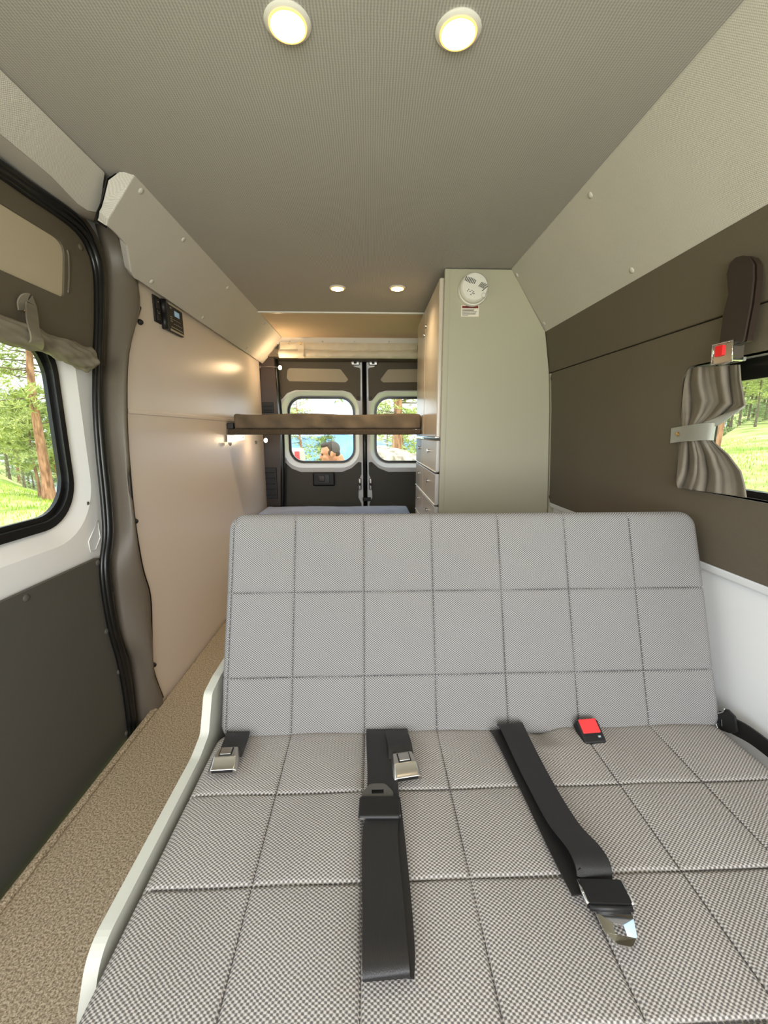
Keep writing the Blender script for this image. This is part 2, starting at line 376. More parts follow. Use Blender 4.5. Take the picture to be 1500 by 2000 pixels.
# outer skin strips around that window so no daylight leaks
plate('outer_skin', [[(YB, -.03), (3.6, -.03), (3.6, 1.8), (YB, 1.8)], rrect(WY0-.005, WY1+.005, WZ0-.01, WZ1-.01, .03)[::-1]], lambda a, b, t: (.897+t, a, b), .03, 'white', wr)
# --- left wall
wl = thing('wall_left', (-.83, 2.3, 0), 'left van wall of warm white panels with a bead at mid height', 'wall', kind='structure')
XL = -.83
lo = lambda q, x=XL: (PX(*q, x).y, PX(*q, x).z)
low_edge = [(1.50, -.03)]+[lo(q) for q in [(314, 1366), (296, 1308), (293, 1244), (288, 1164), (276, 1126), (257, 1020), (248, 892), (243, 812)]]
low = [(a-.012, b) for a, b in low_edge]+[(1.44, 1.108), (3.28, 1.108), (3.28, -.03)]
plate('lower_panel', [low], lambda a, b, t: (XL-t, a, b), .05, 'wallw', wl, bevel=.002)
up_edge = [lo(q) for q in [(243, 802), (243, 716), (247, 643), (268, 625), (272, 545)]]
plate('upper_panel', [[(a+.002, b) for a, b in up_edge]+[(1.62, 1.60), (3.28, 1.60), (3.28, 1.118), (1.468, 1.118)]], lambda a, b, t: (XL-t, a, b), .05, 'wallw', wl, bevel=.002)
plate('bead', [[(1.48, 1.104), (3.28, 1.104), (3.28, 1.122), (1.48, 1.122)]], lambda a, b, t: (XL+.004-t, a, b), .02, 'wallw', wl, bevel=.003)
for q in [(261, 1018), (297, 1299), (271, 629)]: lathe('black_knob', [(.009, 0), (.011, .006), (.006, .014), (.001, .016)], PX(*q, XL), (1, 0, 0), 'black', wl, n=12)
plate('outer_skin', [[(1.62, -.03), (3.6, -.03), (3.6, 1.8), (1.62, 1.8)]], lambda a, b, t: (-.885-t, a, b), .08, 'white', wl)
# --- left slope panels
ns = Vector((.17, 0, -.165)).normalized(); ps = Vector((-.637, 0, CEIL))
def sl(q, off=0): return PP(*q, ps-ns*off, ns)
s1 = thing('trim_3', (-.72, 2.3, 1.6), 'light knit-covered sloping panel above the left wall', 'wall panel', kind='structure')
axa = Vector((0, 1, 0)); axb = ns.cross(axa)
def s2d(p): d = p-ps; return (d.dot(axa), d.dot(axb))
pts = [sl(q) for q in [(266, 336), (550, 658), (540, 704), (521, 716), (275, 551), (264, 545), (256, 532), (247, 479), (226, 456), (208, 441), (210, 428)]]
lp = [s2d(p) for p in pts]
fs = lambda a, b, t: ps+axa*a+axb*b-ns*t
plate('panel', [lp], fs, .03, 'slope', s1, bevel=.004)
cr = [sl((266, 336)), sl((208, 438))]; lf = [sl((233, 336), .02), sl((212, 352), .03), sl((203, 390), .03), sl((191, 430), .03)]
ca = [sl((266, 336)), sl((251, 362)), sl((236, 388)), sl((208, 441))]
O('end_return', ca+lf, [(0, 1, 5, 4), (1, 2, 6, 5), (2, 3, 7, 6)], 'slope', s1, smooth=True)
sp_ = [sl(q, .032) for q in [(266, 336), (233, 334), (207, 350), (197, 390), (186, 432), (208, 446)]]
O('end_backing', sp_, [(0, 1, 2, 3, 4, 5)], 'rubber', s1)
for q in [(275, 373), (358, 468), (444, 562), (296, 550), (396, 620), (482, 680), (517, 632)]: cap('covered_button', sl(q), ns, .009, 'slope', s1)
# front header over the sliding door
s2 = thing('trim_4', (-.75, .8, 1.6), 'padded knit-covered header above the sliding door', 'wall panel', kind='structure')
n4 = Vector((.13, 0, -.15)).normalized(); p4 = Vector((-.698, 0, CEIL))
def s4(q, off=0): return PP(*q, p4-n4*off, n4)
top = [s4(q) for q in [(-500, -420), (0, 112), (205, 338)]]; bot = [s4(q) for q in [(-500, -110), (0, 262), (60, 312), (110, 352), (150, 386), (178, 412), (190, 428)]]
bx = [p4+Vector((0, -1.1, 0))]
hd_top = [p4+Vector((0, -1.2-0, 0)), p4+Vector((0, 1.296, 0))]
slope_low = [s4(q) for q in [(197, 395), (188, 415), (172, 412), (150, 397), (100, 345), (50, 303), (0, 262)]]
yl = slope_low[-1]
fr4 = yl+Vector((0, -2.1, 0))
poly = [p4+Vector((0, -1.2, 0)), s4((205, 338))]+slope_low+[fr4]
ax4 = Vector((0, 1, 0)); bx4 = n4.cross(ax4)
plate('panel', [[((p-p4).dot(ax4), (p-p4).dot(bx4)) for p in poly]], lambda a, b, t: p4+ax4*a+bx4*b-n4*t, .03, 'slope', s2, bevel=.006)
under_in = [fr4]+slope_low[::-1][:-1]; under_out = [PX(*q, -.875) for q in [(0, 310), (52, 352), (102, 388), (145, 418), (166, 428), (183, 432)]]
under_out = [under_out[0]+Vector((0, -2.1, 0))]+under_out
O('underside', under_in+under_out, [(i, i+1, len(under_in)+i+1, len(under_in)+i) for i in range(6)], 'slope', s2, smooth=True)
# --- pillar between sliding door and left wall
pl_ = [(188, 437), (206, 516), (208, 600), (205, 700), (204, 817), (219, 960), (224, 1040), (217, 1100), (222, 1164), (232, 1244), (253, 1292), (264, 1388), (268, 1425)]
pr_ = [(212, 437), (256, 520), (270, 600), (246, 690), (243, 817), (250, 930), (259, 1020), (274, 1110), (289, 1164), (292, 1244), (295, 1308), (314, 1362), (320, 1400)]
A = smoothpath([PX(*q, -.882) for q in pl_], 4); B = smoothpath([PX(*q, -.824) for q in pr_], 4)
V = []; Fc = []; KK = 8
for i in range(len(A)):
    for j in range(KK):
        t = j/(KK-1); p = A[i].lerp(B[i], t); s = i/(len(A)-1)
        p.x += .022*math.sin(math.pi*t)**.7 + (.016*math.sin(math.pi*t)*math.exp(-((s-.77)/.07)**2)) - .008*math.exp(-((s-.86)/.02)**2)*math.sin(math.pi*t)
        V.append(p)
for i in range(len(A)-1):
    for j in range(KK-1): a = i*KK+j; Fc.append((a, a+1, a+KK+1, a+KK))
tp = O('trim_5', V, Fc, 'darkp', smooth=True); so = tp.modifiers.new('s', 'SOLIDIFY'); so.thickness = .006; so.offset = -1
tag(tp, 'taupe vinyl-wrapped pillar between the sliding door and left wall', 'pillar', kind='structure')
jb = box2('trim_6', (-1.0, 1.45, -.15), (-.925, 1.64, 1.78), 'rubber', bevel=0); tag(jb, 'unseen black jamb box added behind the taupe pillar against light leaks', 'door jamb', kind='structure')  # added to stop daylight leaking between door and pillar
# black tube standing in for the shaded gap behind pillar's rear edge
gp = [PX(q[0]+3, q[1], -.827) for q in pr_[2:12]]; tube('gap_shade', smoothpath(gp, 4), .006, 'rubber', tp, n=8)
# --- sliding door
DX = -.90
d1 = thing('door_1', (DX, .6, -.1), 'sliding door at left with dark panels around a large window', 'door', kind='structure')
def dl(q, x=DX): p = PX(*q, x); return (p.y, p.z)
g0 = dl((0, 1040), -.93); g1 = dl((104, 950), -.93)
zb = dl((0, 1036), -.93)[1]; yr = dl((103, 850), -.93)[0]
WYa, WYb, WZa, WZb = -.55, dl((101, 850), -.934)[0], dl((0, 1029), -.934)[1], 1.30
inner = rrect(WYa, WYb, WZa, WZb, .11, 10)
gask = rrect(WYa-.05, WYb+.031, WZa-.036, WZb+.045, .14, 10)
outer = rrect(WYa-.10, WYb+.09, WZa-.09, WZb+.10, .18, 10)
metal = [(YB, -.15), (1.66, -.15), (1.66, 1.79), (YB, 1.79)]
plate('metal_skin', [metal, outer[::-1]], lambda a, b, t: (DX-t, a, b), .02, 'white', d1)
ring('window_recess', gask, outer, lambda a, b: (-.93, a, b), lambda a, b: (DX, a, b), 'white', d1)
plate('gasket', [rrect(WYa-.053, WYb+.034, WZa-.039, WZb+.048, .14, 10), rrect(WYa-.022, WYb+.013, WZa-.014, WZb+.020, .12, 10)[::-1]], lambda a, b, t: (-.912-t, a, b), .02, 'rubber', d1, bevel=.006, seg=3)
plate('inner_gasket', [rrect(WYa-.03, WYb+.028, WZa-.03, WZb+.028, .12, 10), inner[::-1]], lambda a, b, t: (-.925-t, a, b), .012, 'rubber', d1, bevel=.006, seg=3)
gl = plate('glass', [rrect(WYa-.02, WYb+.02, WZa-.02, WZb+.02, .12, 10)], lambda a, b, t: (-.938-t, a, b), .004, 'glass', d1)
# upper dark panel with inset
PXD = -.878
ins = [dl(q, PXD) for q in [(127, 480), (127, 578), (110, 575)]]
zi0 = dl((60, 552), PXD)[1]; zi1 = dl((60, 432), PXD)[1]; yi1 = dl((127, 520), PXD)[0]
inl = rp2([(-.4, dl((0, 525), PXD)[1]), dl((125, 582), PXD), dl((127, 474), PXD), (-.4, dl((0, 400), PXD)[1])], [.02, .02, .035, .02])
zt = 1.70; pbz = dl((60, 664), PXD)[1]-.02
up = rp2([(YB, pbz), (1.55, pbz), (1.55, zt), (YB, zt)], [0, .02, .16, 0], 10)
plate('upper_panel', [up, inl[::-1]], lambda a, b, t: (PXD-t, a, b), .012, 'dark', d1, bevel=.003)
plate('inset_panel', [inl], lambda a, b, t: (PXD-.006-t, a, b), .012, 'inset', d1)
tube('inset_highlight', smoothpath([PX(*q, PXD+.001) for q in [(131, 488), (134, 500), (135, 540), (133, 572)]], 4), .003, 'darkp', d1, n=6)  # thin tube standing in for the soft highlight along the recess
cap('screw_cap', PX(157, 483, PXD), (1, 0, 0), .009, 'dark', d1)
zl = dl((190, 1090), PXD)[1]
plate('lower_panel', [rp2([(YB, -.14), (1.60, -.14), (1.60, .3), (1.335, .52), (dl((197, 1092), PXD)[0], zl), (YB, zl)], [0, 0, .05, .05, .02, 0])], lambda a, b, t: (PXD-t, a, b), .012, 'charc', d1, bevel=.004)
for q in [(51, 1168), (191, 1099), (208, 1233), (232, 1312), (247, 1432)]: cap('screw_cap', PX(*q, PXD), (1, 0, 0), .010, 'charc', d1)
lathe('metal_plug', [(.006, 0), (.005, .001), (.002, -.001)], PX(172, 983, DX+.002), (1, 0, 0), 'steel', d1, n=12)
tri = [PX(*q, DX+.001) for q in [(191, 1017), (196, 1050), (187, 1073), (177, 1078), (173, 1058)]]
tube('pressed_ridge', tri, .0015, 'white', d1, n=6, closed=True)
# rubber seal following the opening
seal = [(-600, -75), (-200, 205), (0, 332), (60, 374), (125, 418), (158, 446), (180, 480), (194, 530), (196, 620), (193, 700), (193, 790), (199, 880), (208, 970), (212, 1040), (206, 1100), (211, 1160), (224, 1230), (238, 1280), (250, 1340), (258, 1400), (262, 1440)]
SP = smoothpath([PX(*q, -.868) for q in seal], 5)
se = O('trim_7', *tubeg(SP, .0125, 12), 'rubber', smooth=True); tag(se, 'thick black rubber seal around the sliding door opening', 'door seal', kind='structure')
SP2 = smoothpath([PX(q[0]-7, q[1]+5, -.872) for q in seal], 5); tube('seal_lip', SP2, .008, 'rubber', se, n=8)
SP3 = smoothpath([PX(q[0]-2, q[1]-13, -.862) for q in seal[:7]], 5); tube('seal_lip', SP3, .010, 'rubber', se, n=8)
# --- rear doors
YD = 3.5; X0 = PY(712.5, 840, YD).x
def dr(q): p = PY(*q, YD); return (p.x, p.z)
def mir(pts): return [(2*X0-a, b) for a, b in pts][::-1]
upq = rp2([dr(q) for q in [(541, 690), (683, 690), (684, 706), (692, 717), (704, 719), (704, 784), (697, 782), (685, 767), (670, 763), (577, 762), (561, 768), (550, 781), (543, 779)]], [0, 0, .02, .02, .02, .015, .01, .05, .05, .05, .05, .02, .01], 4)
insq = rp2([dr(q) for q in [(562, 719), (665, 721), (681, 742), (675, 747), (565, 745), (560, 738)]], [.03, .03, .02, .02, .02, .02])
upl = thing('door_2', (X0-.3, YD, 0), 'left rear door with dark panels and a rounded window', 'door', kind='structure')
upr = thing('door_3', (X0+.3, YD, 0), 'right rear door partly hidden behind the tall cabinet', 'door', kind='structure')
ga, gb = dr((566, 903)), dr((690, 776))
gin = rrect(ga[0], gb[0], ga[1], gb[1], .11, 8)
def grow(a, b, e, r): return rrect(a[0]-e, b[0]+e, a[1]-e, b[1]+e, r, 8)
lowq = rp2([dr(q) for q in [(553, 899), (570, 915), (588, 922), (668, 922), (687, 914), (700, 902), (706, 903), (706, 926), (701, 938), (700, 972), (706, 984), (706, 1010), (545, 1010)]], [.01, .05, .05, .05, .05, .02, .01, .02, .02, .02, 0, 0, 0], 4)
for D, mr in ((upl, False), (upr, True)):
    f = mir if mr else (lambda p: p)
    fy = lambda y: (lambda a, b, t: (a, y+t, b))
    x1 = X0-.006 if not mr else X0+.006; xo = -.88 if not mr else .88
    sk = [(xo, -.05), (x1, -.05), (x1, 1.79), (xo, 1.79)]
    if mr: sk = sk[::-1]
    og = f(grow(ga, gb, .095, .19)); mg = f(grow(ga, gb, .045, .15)); ig = f(gin)
    plate('metal_skin', [sk, og[::-1]], fy(YD), .03, 'white', D)
    ring('window_surround', mg, og, lambda a, b: (a, YD-.012, b), lambda a, b: (a, YD+.004, b), 'white', D)
    g2 = f(grow(ga, gb, .02, .13))
    ring('window_surround', g2, mg, lambda a, b: (a, YD+.03, b), lambda a, b: (a, YD-.012, b), 'white', D)
    ring('window_reveal', ig, g2, lambda a, b: (a, YD+.07, b), lambda a, b: (a, YD+.03, b), 'white', D)
    plate('gasket', [f(grow(ga, gb, .012, .12)), f(grow(ga, gb, -.008, .105))[::-1]], fy(YD+.05), .03, 'rubber', D, bevel=.004)
    plate('glass', [f(grow(ga, gb, .0, .11))], fy(YD+.065), .004, 'glass', D)
    plate('upper_panel', [f(upq), f(insq)[::-1]], fy(YD-.012), .012, 'dark', D, bevel=.003)
    plate('inset_panel', [f(insq)], fy(YD-.004), .012, 'inset', D)
    plate('lower_panel', [f(lowq)], fy(YD-.012), .012, 'charc', D, bevel=.003)
    for q in [(697, 711), (700, 777), (549, 774), (702, 908)]:
        a, b = dr(q); a = 2*X0-a if mr else a; cap('screw_cap', (a, YD-.012, b), (0, -1, 0), .011, 'charc', D)
    # latch at top
    a, b = dr((694, 708)); a = 2*X0-a if mr else a
    lt = box('top_latch', (a, YD-.012, b), (.07, .03, .05), 'steel', D, bevel=.008); box('latch_bolt', (a, YD-.034, b-.005), (.022, .02, .02), 'black', lt); 
    a, b = dr((703, 945)); a = 2*X0-a if mr else a
    lt = box('side_latch', (a, YD-.016, b), (.026, .03, .1), 'steel', D, bevel=.008); box('latch_bolt', (a, YD-.036, b), (.016, .02, .02), 'black', lt)
    # edge strip near gap
hx, hz = dr((633, 935))
hd = box('door_handle', (hx, YD-.024, hz), (.185, .03, .118), 'black', upl, bevel=.014, seg=4)
box('handle_recess', (hx+.0, YD-.041, hz), (.10, .006, .07), 'rubber', hd, bevel=.002); box('handle_grip', (hx-.015, YD-.046, hz+.006), (.055, .012, .05), 'pillar', hd, bevel=.006)
gs = tube('trim_8', [(X0, YD-.005, 0), (X0, YD-.005, 1.79)], .019, 'rubber', n=12); tag(gs, 'black rubber seal where the two rear doors meet', 'door seal', kind='structure')
bt = box('catch', (X0+.012, YD-.028, dr((712, 974))[1]), (.07, .03, .03), 'black', gs)
# rear trims: header above doors, right & left corner fillers
hb = box2('trim_9', (-.70, 3.235, 1.683), (.72, 3.27, 1.735), 'edge', bevel=.004); tag(hb, 'pale rail with small screws above the roll blind', 'rail', kind='structure')
box2('header', (-.88, 3.27, 1.60), (.88, 3.5, 1.80), 'dark', hb, bevel=0)
for u in (566, 630, 692, 760): lathe('screw', [(.006, 0), (.004, .003), (.001, .003)], PY(u, 667, 3.235), (0, -1, 0), 'steel', hb, n=10)
# left rear pillar
YP = 3.29
pq = rp2([(PY(*q, YP).x, PY(*q, YP).z) for q in [(508, 700), (534, 690), (541, 780), (548, 850), (548, 1010), (506, 1010), (506, 900), (510, 776)]], [.01, .01, 0, 0, 0, 0, 0, 0])
tr = plate('trim_10', [pq], lambda a, b, t: (a, YP+t, b), .05, 'pillar', bevel=.008); tag(tr, 'dark brown vented rear corner pillar at left', 'pillar', kind='structure')
for (u0, u1, v0, v1, k) in ((512, 540, 913, 974, 5), (511, 534, 786, 806, 2)):
    a = PY(u0, v1, YP); b = PY(u1, v0, YP)
    vp = box2('vent_plate', (a.x, YP-.008, a.z), (b.x, YP+.002, b.z), 'black', tr, bevel=.004)
    for i in range(k): z = a.z+(b.z-a.z)*(i+.7)/(k+.6); box('slat', ((a.x+b.x)/2, YP-.012, z), ((b.x-a.x)*.8, .012, .006), 'rubber', vp, bevel=.002)
sl_ = [PY(*q, 3.38) for q in [(538, 700), (544, 780), (551, 850), (552, 930), (551, 1010)]]
tube('corner_seal', smoothpath(sl_, 4), .02, 'rubber', tr, n=10)
plate('corner_filler', [[(-.88, 0), (-.80, 0), (-.80, 1.62), (-.88, 1.62)]], lambda a, b, t: (a, YP+.05+t, b), .16, 'rubber', tr)
# cab end behind the camera: bulkhead below and above the windscreen opening
cb = box2('wall_front', (-.95, YB-.25, -.1), (.95, YB-.2, .45), 'charc', bevel=.01); tag(cb, 'dark dashboard bulkhead behind the viewer', 'wall', kind='structure')
box2('cab_header', (-.95, YB-.25, 1.62), (.95, YB-.2, 1.83), 'charc', cb, bevel=.01)

# ================================================================== CABINET
YC = 1.90
cbn = thing('tall_cabinet', (.6, YC, 0), 'tall grey laminate cabinet with doors and drawers facing the aisle', 'cabinet')
cq = [PY(*q, YC) for q in [(872, 520), (998, 525), (1066, 648), (1073, 725), (1074, 800), (1070, 990)]]
poly = [(p.x-(.002 if 0 < i else 0), p.z) for i, p in enumerate(cq)]; poly[0] = (poly[0][0], CEIL-.004); poly[1] = (poly[1][0]+.006, CEIL-.004)
cl = PY(858, 990, YC)
poly += [(.84, .01), (cl.x, .01)]
plate('side_panel', [rp2(poly, [.0, .008, .02, .02, 0, 0, 0, 0])], lambda a, b, t: (a, YC+t, b), .02, 'cab', cbn, bevel=.002)
YE = 2.76
plate('carcass', [[(cl.x+.03, .01), (.82, .01), (.77, 1.38), (.58, CEIL-.012), (cl.x+.03, CEIL-.012)]], lambda a, b, t: (a, YC+.021+t, b), YE-YC-.022, 'cab', cbn, bevel=.002)
fx = .33
ZD = 1.012
def door(name, y0, y1, z0, z1, m, chamf=True):
    o = box2(name, (fx-.022, y0, z0), (fx, y1, z1), m, cbn, bevel=.006, seg=3)
    return o
ymid = 2.375; y0, y1 = 1.925, 2.74
ups_ = []
for a, b in ((y0, ymid-.004), (ymid+.004, y1)):
    d = door('cabinet_door', a, b, ZD+.006, CEIL-.03, 'cabd')
    yk = b-.03 if a == y0 else a+.03
    k = lathe('door_lock', [(.011, 0), (.011, .005), (.008, .009), (.002, .009)], (fx-.022, yk, 1.60 if a == y0 else 1.57), (-1, 0, 0), 'chrome', d, n=16)
    box2('bottom_edging', (fx-.026, a+.004, ZD+.002), (fx-.002, b-.004, ZD+.010), 'chrome', d, bevel=.002)
zr = [ZD-.004, .852, .694, .53, .36, .18]
for a, b in ((y0, ymid-.004), (ymid+.004, y1)):
    for i in range(5):
        d = door('drawer_front', a, b, zr[i+1]+.006, zr[i]-.004, 'cabs')
        lathe('drawer_lock', [(.007, 0), (.007, .003), (.012, .005), (.012, .010), (.002, .012)], (fx-.022, (a+b)/2+(0), zr[i]-.06), (-1, 0, 0), 'chrome', d, n=16)
        box2('bottom_edging', (fx-.027, a+.003, zr[i+1]+.003), (fx-.004, b-.003, zr[i+1]+.010), 'edge', d, bevel=.003)
box2('front_stile', (fx-.004, YC-.001, .01), (fx+.02, YC+.02, CEIL-.004), 'cab', cbn, bevel=.002)
# smoke alarm
ac = PY(925, 563, YC-.02); ac.y = YC
sa = thing('smoke_alarm', ac, 'round white smoke alarm near the top of the grey cabinet side', 'smoke alarm')
R_ = .065
lathe('base', [(R_, 0), (R_, .012), (R_*.96, .018)], ac-Vector((.0, 0, .004)), (0, -1, 0), 'alarm', sa, n=40)
lathe('cover', [(R_*.93, .016), (R_*.95, .022), (R_*.9, .036), (R_*.8, .042), (R_*.1, .044)], ac, (0, -1, 0), 'alarm', sa, n=40)
ay = YC-.0435
for i in range(7): box('vent_slot', (ac.x-.040+i*.0065, ay, ac.z+.030-i*.0022), (.003, .004, .022-abs(i-3)*.002), 'slot', sa, bevel=0, R=Matrix.Rotation(.45, 3, 'Y'))
for i in range(5): box('vent_slot', (ac.x+.022+i*.005, ay, ac.z+.008-i*.002), (.0025, .004, .022), 'slot', sa, bevel=0, R=Matrix.Rotation(.75, 3, 'Y'))
box('vent_slot', (ac.x+.042, ay+.002, ac.z-.008), (.003, .004, .03), 'black', sa, bevel=0, R=Matrix.Rotation(.85, 3, 'Y'))
lathe('test_button', [(.010, 0), (.010, .004), (.007, .008), (.001, .009)], (ac.x+.038, ay+.003, ac.z-.034), (0, -1, 0), 'edge', sa, n=16)
for i, (dx, dz) in enumerate([(-.026, -.012), (-.020, -.020), (-.012, -.016), (-.010, -.026), (-.003, -.028), (-.016, -.031), (-.031, -.018), (-.006, -.021)]):
    lathe('sound_hole', [(.0022, 0), (.0018, .001)], (ac.x+dx, ay, ac.z+dz), (0, -1, 0), 'slot', sa, n=8)
def text(name, s, p, size, m, parent, R, align='CENTER'):
    c = bpy.data.curves.new(name, 'FONT'); c.body = s; c.size = size; c.align_x = align; c.align_y = 'CENTER'; c.extrude = .0002
    o = bpy.data.objects.new(name, c); COL.objects.link(o); dg = bpy.context.evaluated_depsgraph_get(); dg.update()
    me = bpy.data.meshes.new_from_object(o.evaluated_get(dg)); bpy.data.objects.remove(o); bpy.data.curves.remove(c)
    me.materials.clear(); me.materials.append(M[m]); t = bpy.data.objects.new(name, me); COL.objects.link(t); t.parent = parent
    t.location = Vector(p)-wloc(parent); t.rotation_euler = R; return t
RF = (math.pi/2, 0, 0)
lc = PY(918, 607.5, YC); sz = (.078, .046)
wb = box('warning_label', (lc.x, YC-.0006, lc.z), (sz[0], .0012, sz[1]), 'paper', None, bevel=0); wb.location = (0, 0, 0)
tag(wb, 'small white warning sticker with a dark red band below the alarm', 'sticker')
box('red_band', (lc.x, YC-.0016, lc.z+.0155), (.070, .0008, .0095), 'redprint', wb, bevel=0)
text('printed_word', 'WARNING', (lc.x, YC-.0022, lc.z+.0155), .0095, 'black', wb, RF)
for i, w_ in enumerate((.052, .050, .064, .060, .058, .026)):
    box('printed_line', (lc.x-.034+w_/2, YC-.0014, lc.z+.0065-i*.0048), (w_, .0006, .0018), 'ink', wb, bevel=0)

# ================================================================== CEILING LIGHTS
def downlight(x, y, label):
    t = thing('ceiling_light', (x, y, CEIL), label, 'ceiling light', 'round downlights in the headliner')
    return t
spots = [((562, 47), 'front left round warm downlight in the grey headliner'), ((895, 62), 'front right round warm downlight in the grey headliner'),
         ((659, 563), 'rear left small warm downlight above the bunk'), ((776, 563), 'rear right small warm downlight near the cabinet doors')]
p = PZ(*spots[0][0], CEIL-.004)
d0 = downlight(p.x, p.y, spots[0][1])
lathe('bezel', [(.038, 0), (.040, .003), (.036, .006), (.030, .007), (.0295, .002), (.001, .002)], (p.x, p.y, CEIL), (0, 0, -1), 'edge', d0, n=36)
lathe('halo_ring', [(.0325, .0060), (.0320, .0085), (.0292, .0088), (.0288, .004)], (p.x, p.y, CEIL), (0, 0, -1), 'haloglow', d0, n=36)  # glowing ring added to paint the lens halo
lathe('lens', [(.0285, .002), (.0280, .008), (.020, .0115), (.008, .0125), (.0005, .0125)], (p.x, p.y, CEIL), (0, 0, -1), 'lamp', d0, n=32)
for i, (q, lb) in enumerate(spots):
    d = d0 if i == 0 else copy_tree(d0)
    if i: pz = PZ(*q, CEIL-.004); d.location = (pz.x, pz.y, CEIL); d['label'] = lb
    l = bpy.data.lights.new('downlight', 'SPOT'); l.energy = 2.5 if i < 2 else 9.0; l.color = (1, .76, .46) if i > 1 else (1, .84, .62); l.spot_size = 2.6; l.spot_blend = .9; l.shadow_soft_size = .03
    lo_ = bpy.data.objects.new('downlight_lamp', l); COL.objects.link(lo_); lo_.location = d.location+Vector((0, 0, -.03))

# reading lamps
def reading(bulbp, base, label, e):
    t = thing('reading_light', base, label, 'reading light', 'small warm reading lights at the rear')
    tube('stem', smoothpath([base, Vector(base).lerp(bulbp, .5)+Vector((0, 0, .004)), bulbp], 4), .0025, 'chrome', t, n=8)
    lathe('wall_mount', [(.012, 0), (.012, .008), (.006, .014)], base, (1, 0, 0), 'steel', t, n=16)
    v, f = ellips(bulbp, (.012, .012, .014)); O('bulb', v, f, 'bulb', t, smooth=True)
    lathe('bulb_socket', [(.007, -.018), (.008, -.008), (.007, 0)], bulbp, (bulbp-Vector(base)).normalized(), 'steel', t, n=12)
    l = bpy.data.lights.new('reading_lamp', 'POINT'); l.energy = e; l.color = (1, .70, .40); l.shadow_soft_size = .014
    o = bpy.data.objects.new('reading_lamp', l); COL.objects.link(o); o.location = bulbp
    return t
reading(PY(547, 718, 3.12), PX(508, 717, XL), 'upper glowing reading light at the left end of the roll blind', 11)
reading(PY(519, 860, 2.86), PX(499, 864, XL), 'lower glowing reading light just under the bunk', 5)

# ================================================================== BUNK & BED
YK = 2.44; a = PY(455, 808, YK); b = PY(455, 838, YK)
bk = thing('bunk_bed', (-.25, YK, 1.0), 'taupe bunk mattress on a carpeted board between left wall and cabinet', 'bunk')
bx0 = PY(455, 820, YK).x; bx1 = .30
def softbox(name, lo_, hi, m, parent, r=.02, nx=40, amp=.004, seed=1):
    rg = np.random.default_rng(seed); bm = bmesh.new()
    bmesh.ops.create_cube(bm, size=1); lo_ = Vector(lo_); hi = Vector(hi)
    for v in bm.verts: v.co = Vector((lo_[i]+(v.co[i]+.5)*(hi[i]-lo_[i]) for i in range(3)))
    bmesh.ops.bevel(bm, geom=bm.edges[:], offset=r, segments=4, profile=.5, affect='EDGES')
    for k in range(1, nx):
        x = lo_.x+(hi.x-lo_.x)*k/nx; bmesh.ops.bisect_plane(bm, geom=bm.verts[:]+bm.edges[:]+bm.faces[:], plane_co=(x, 0, 0), plane_no=(1, 0, 0))
    for k in range(1, 8):
        z = lo_.z+(hi.z-lo_.z)*k/8; bmesh.ops.bisect_plane(bm, geom=bm.verts[:]+bm.edges[:]+bm.faces[:], plane_co=(0, 0, z), plane_no=(0, 0, 1))
    ph = rg.uniform(0, 6, 8)
    for v in bm.verts:
        if v.co.x-lo_.x > .03 and hi.x-v.co.x > .02:
            w = math.sin(v.co.x*38+(v.co.z-lo_.z)*45+ph[0])*.5+math.sin(v.co.x*21-(v.co.z-lo_.z)*35+ph[1])*.7+math.sin(v.co.x*67+ph[2])*.25
            v.co.y += amp*w*(1 if v.co.y < (lo_.y+hi.y)/2 else -1); v.co.z += amp*.5*math.sin(v.co.x*11+ph[3])*(1 if v.co.z > (lo_.z+hi.z)/2 else 0)
    off = wloc(parent)
    for v in bm.verts: v.co -= off
    me = bpy.data.meshes.new(name); bm.to_mesh(me); bm.free(); me.materials.append(M[m]); me.polygons.foreach_set('use_smooth', [True]*len(me.polygons))
    o = bpy.data.objects.new(name, me); COL.objects.link(o); o.parent = parent; return o
softbox('mattress', (bx0, YK+.012, b.z+.001), (bx1, YK+.60, a.z), 'mattr', bk, r=.012, amp=.008, nx=80)
zb0 = PY(600, 849, YK).z
box2('board', (XL+.012, YK, zb0), (bx1, YK+.62, b.z-.001), 'board', bk, bevel=.006)
box2('end_stop', (XL+.004, YK+.01, b.z), (bx0-.004, YK+.04, b.z+.035), 'black', bk, bevel=.004)
br = plate('bracket', [[(YK-.01, zb0-.042), (YK+.33, zb0-.036), (YK+.33, zb0+.0), (YK-.01, zb0+.0)]], lambda a_, b_, t: (XL+.006+t, a_, b_), .004, 'steel', bk, bevel=.001)
for i in range(7): lathe('bracket_hole', [(.006, 0), (.005, .0006)], (XL+.0101, YK+.02+i*.045, zb0-.018), (1, 0, 0), 'black', br, n=12)
plate('bracket_flange', [[(XL+.006, YK-.01), (XL+.05, YK-.01), (XL+.05, YK+.33), (XL+.006, YK+.33)]], lambda a_, b_, t: (a_, b_, zb0-.004+t), .004, 'steel', br)
lathe('bolt', [(.010, 0), (.010, .010), (.004, .02)], (XL+.02, YK+.0, zb0-.044), (0, 0, -1), 'steel', br, n=10)
# lower bed
be = thing('rear_bed', (-.2, 2.65, 0), 'slate blue mattress on the rear sleeping platform behind the bench', 'bed')
softbox('mattress', (-.815, 2.62, .375), (.295, 3.22, .468), 'bed', be, r=.02, amp=.004, seed=4)
box2('platform', (-.82, 2.64, .34), (.30, 3.23, .373), 'cab', be, bevel=.003)
box2('front_panel', (-.80, 2.66, .004), (.29, 2.68, .34), 'cab', be, bevel=.003)

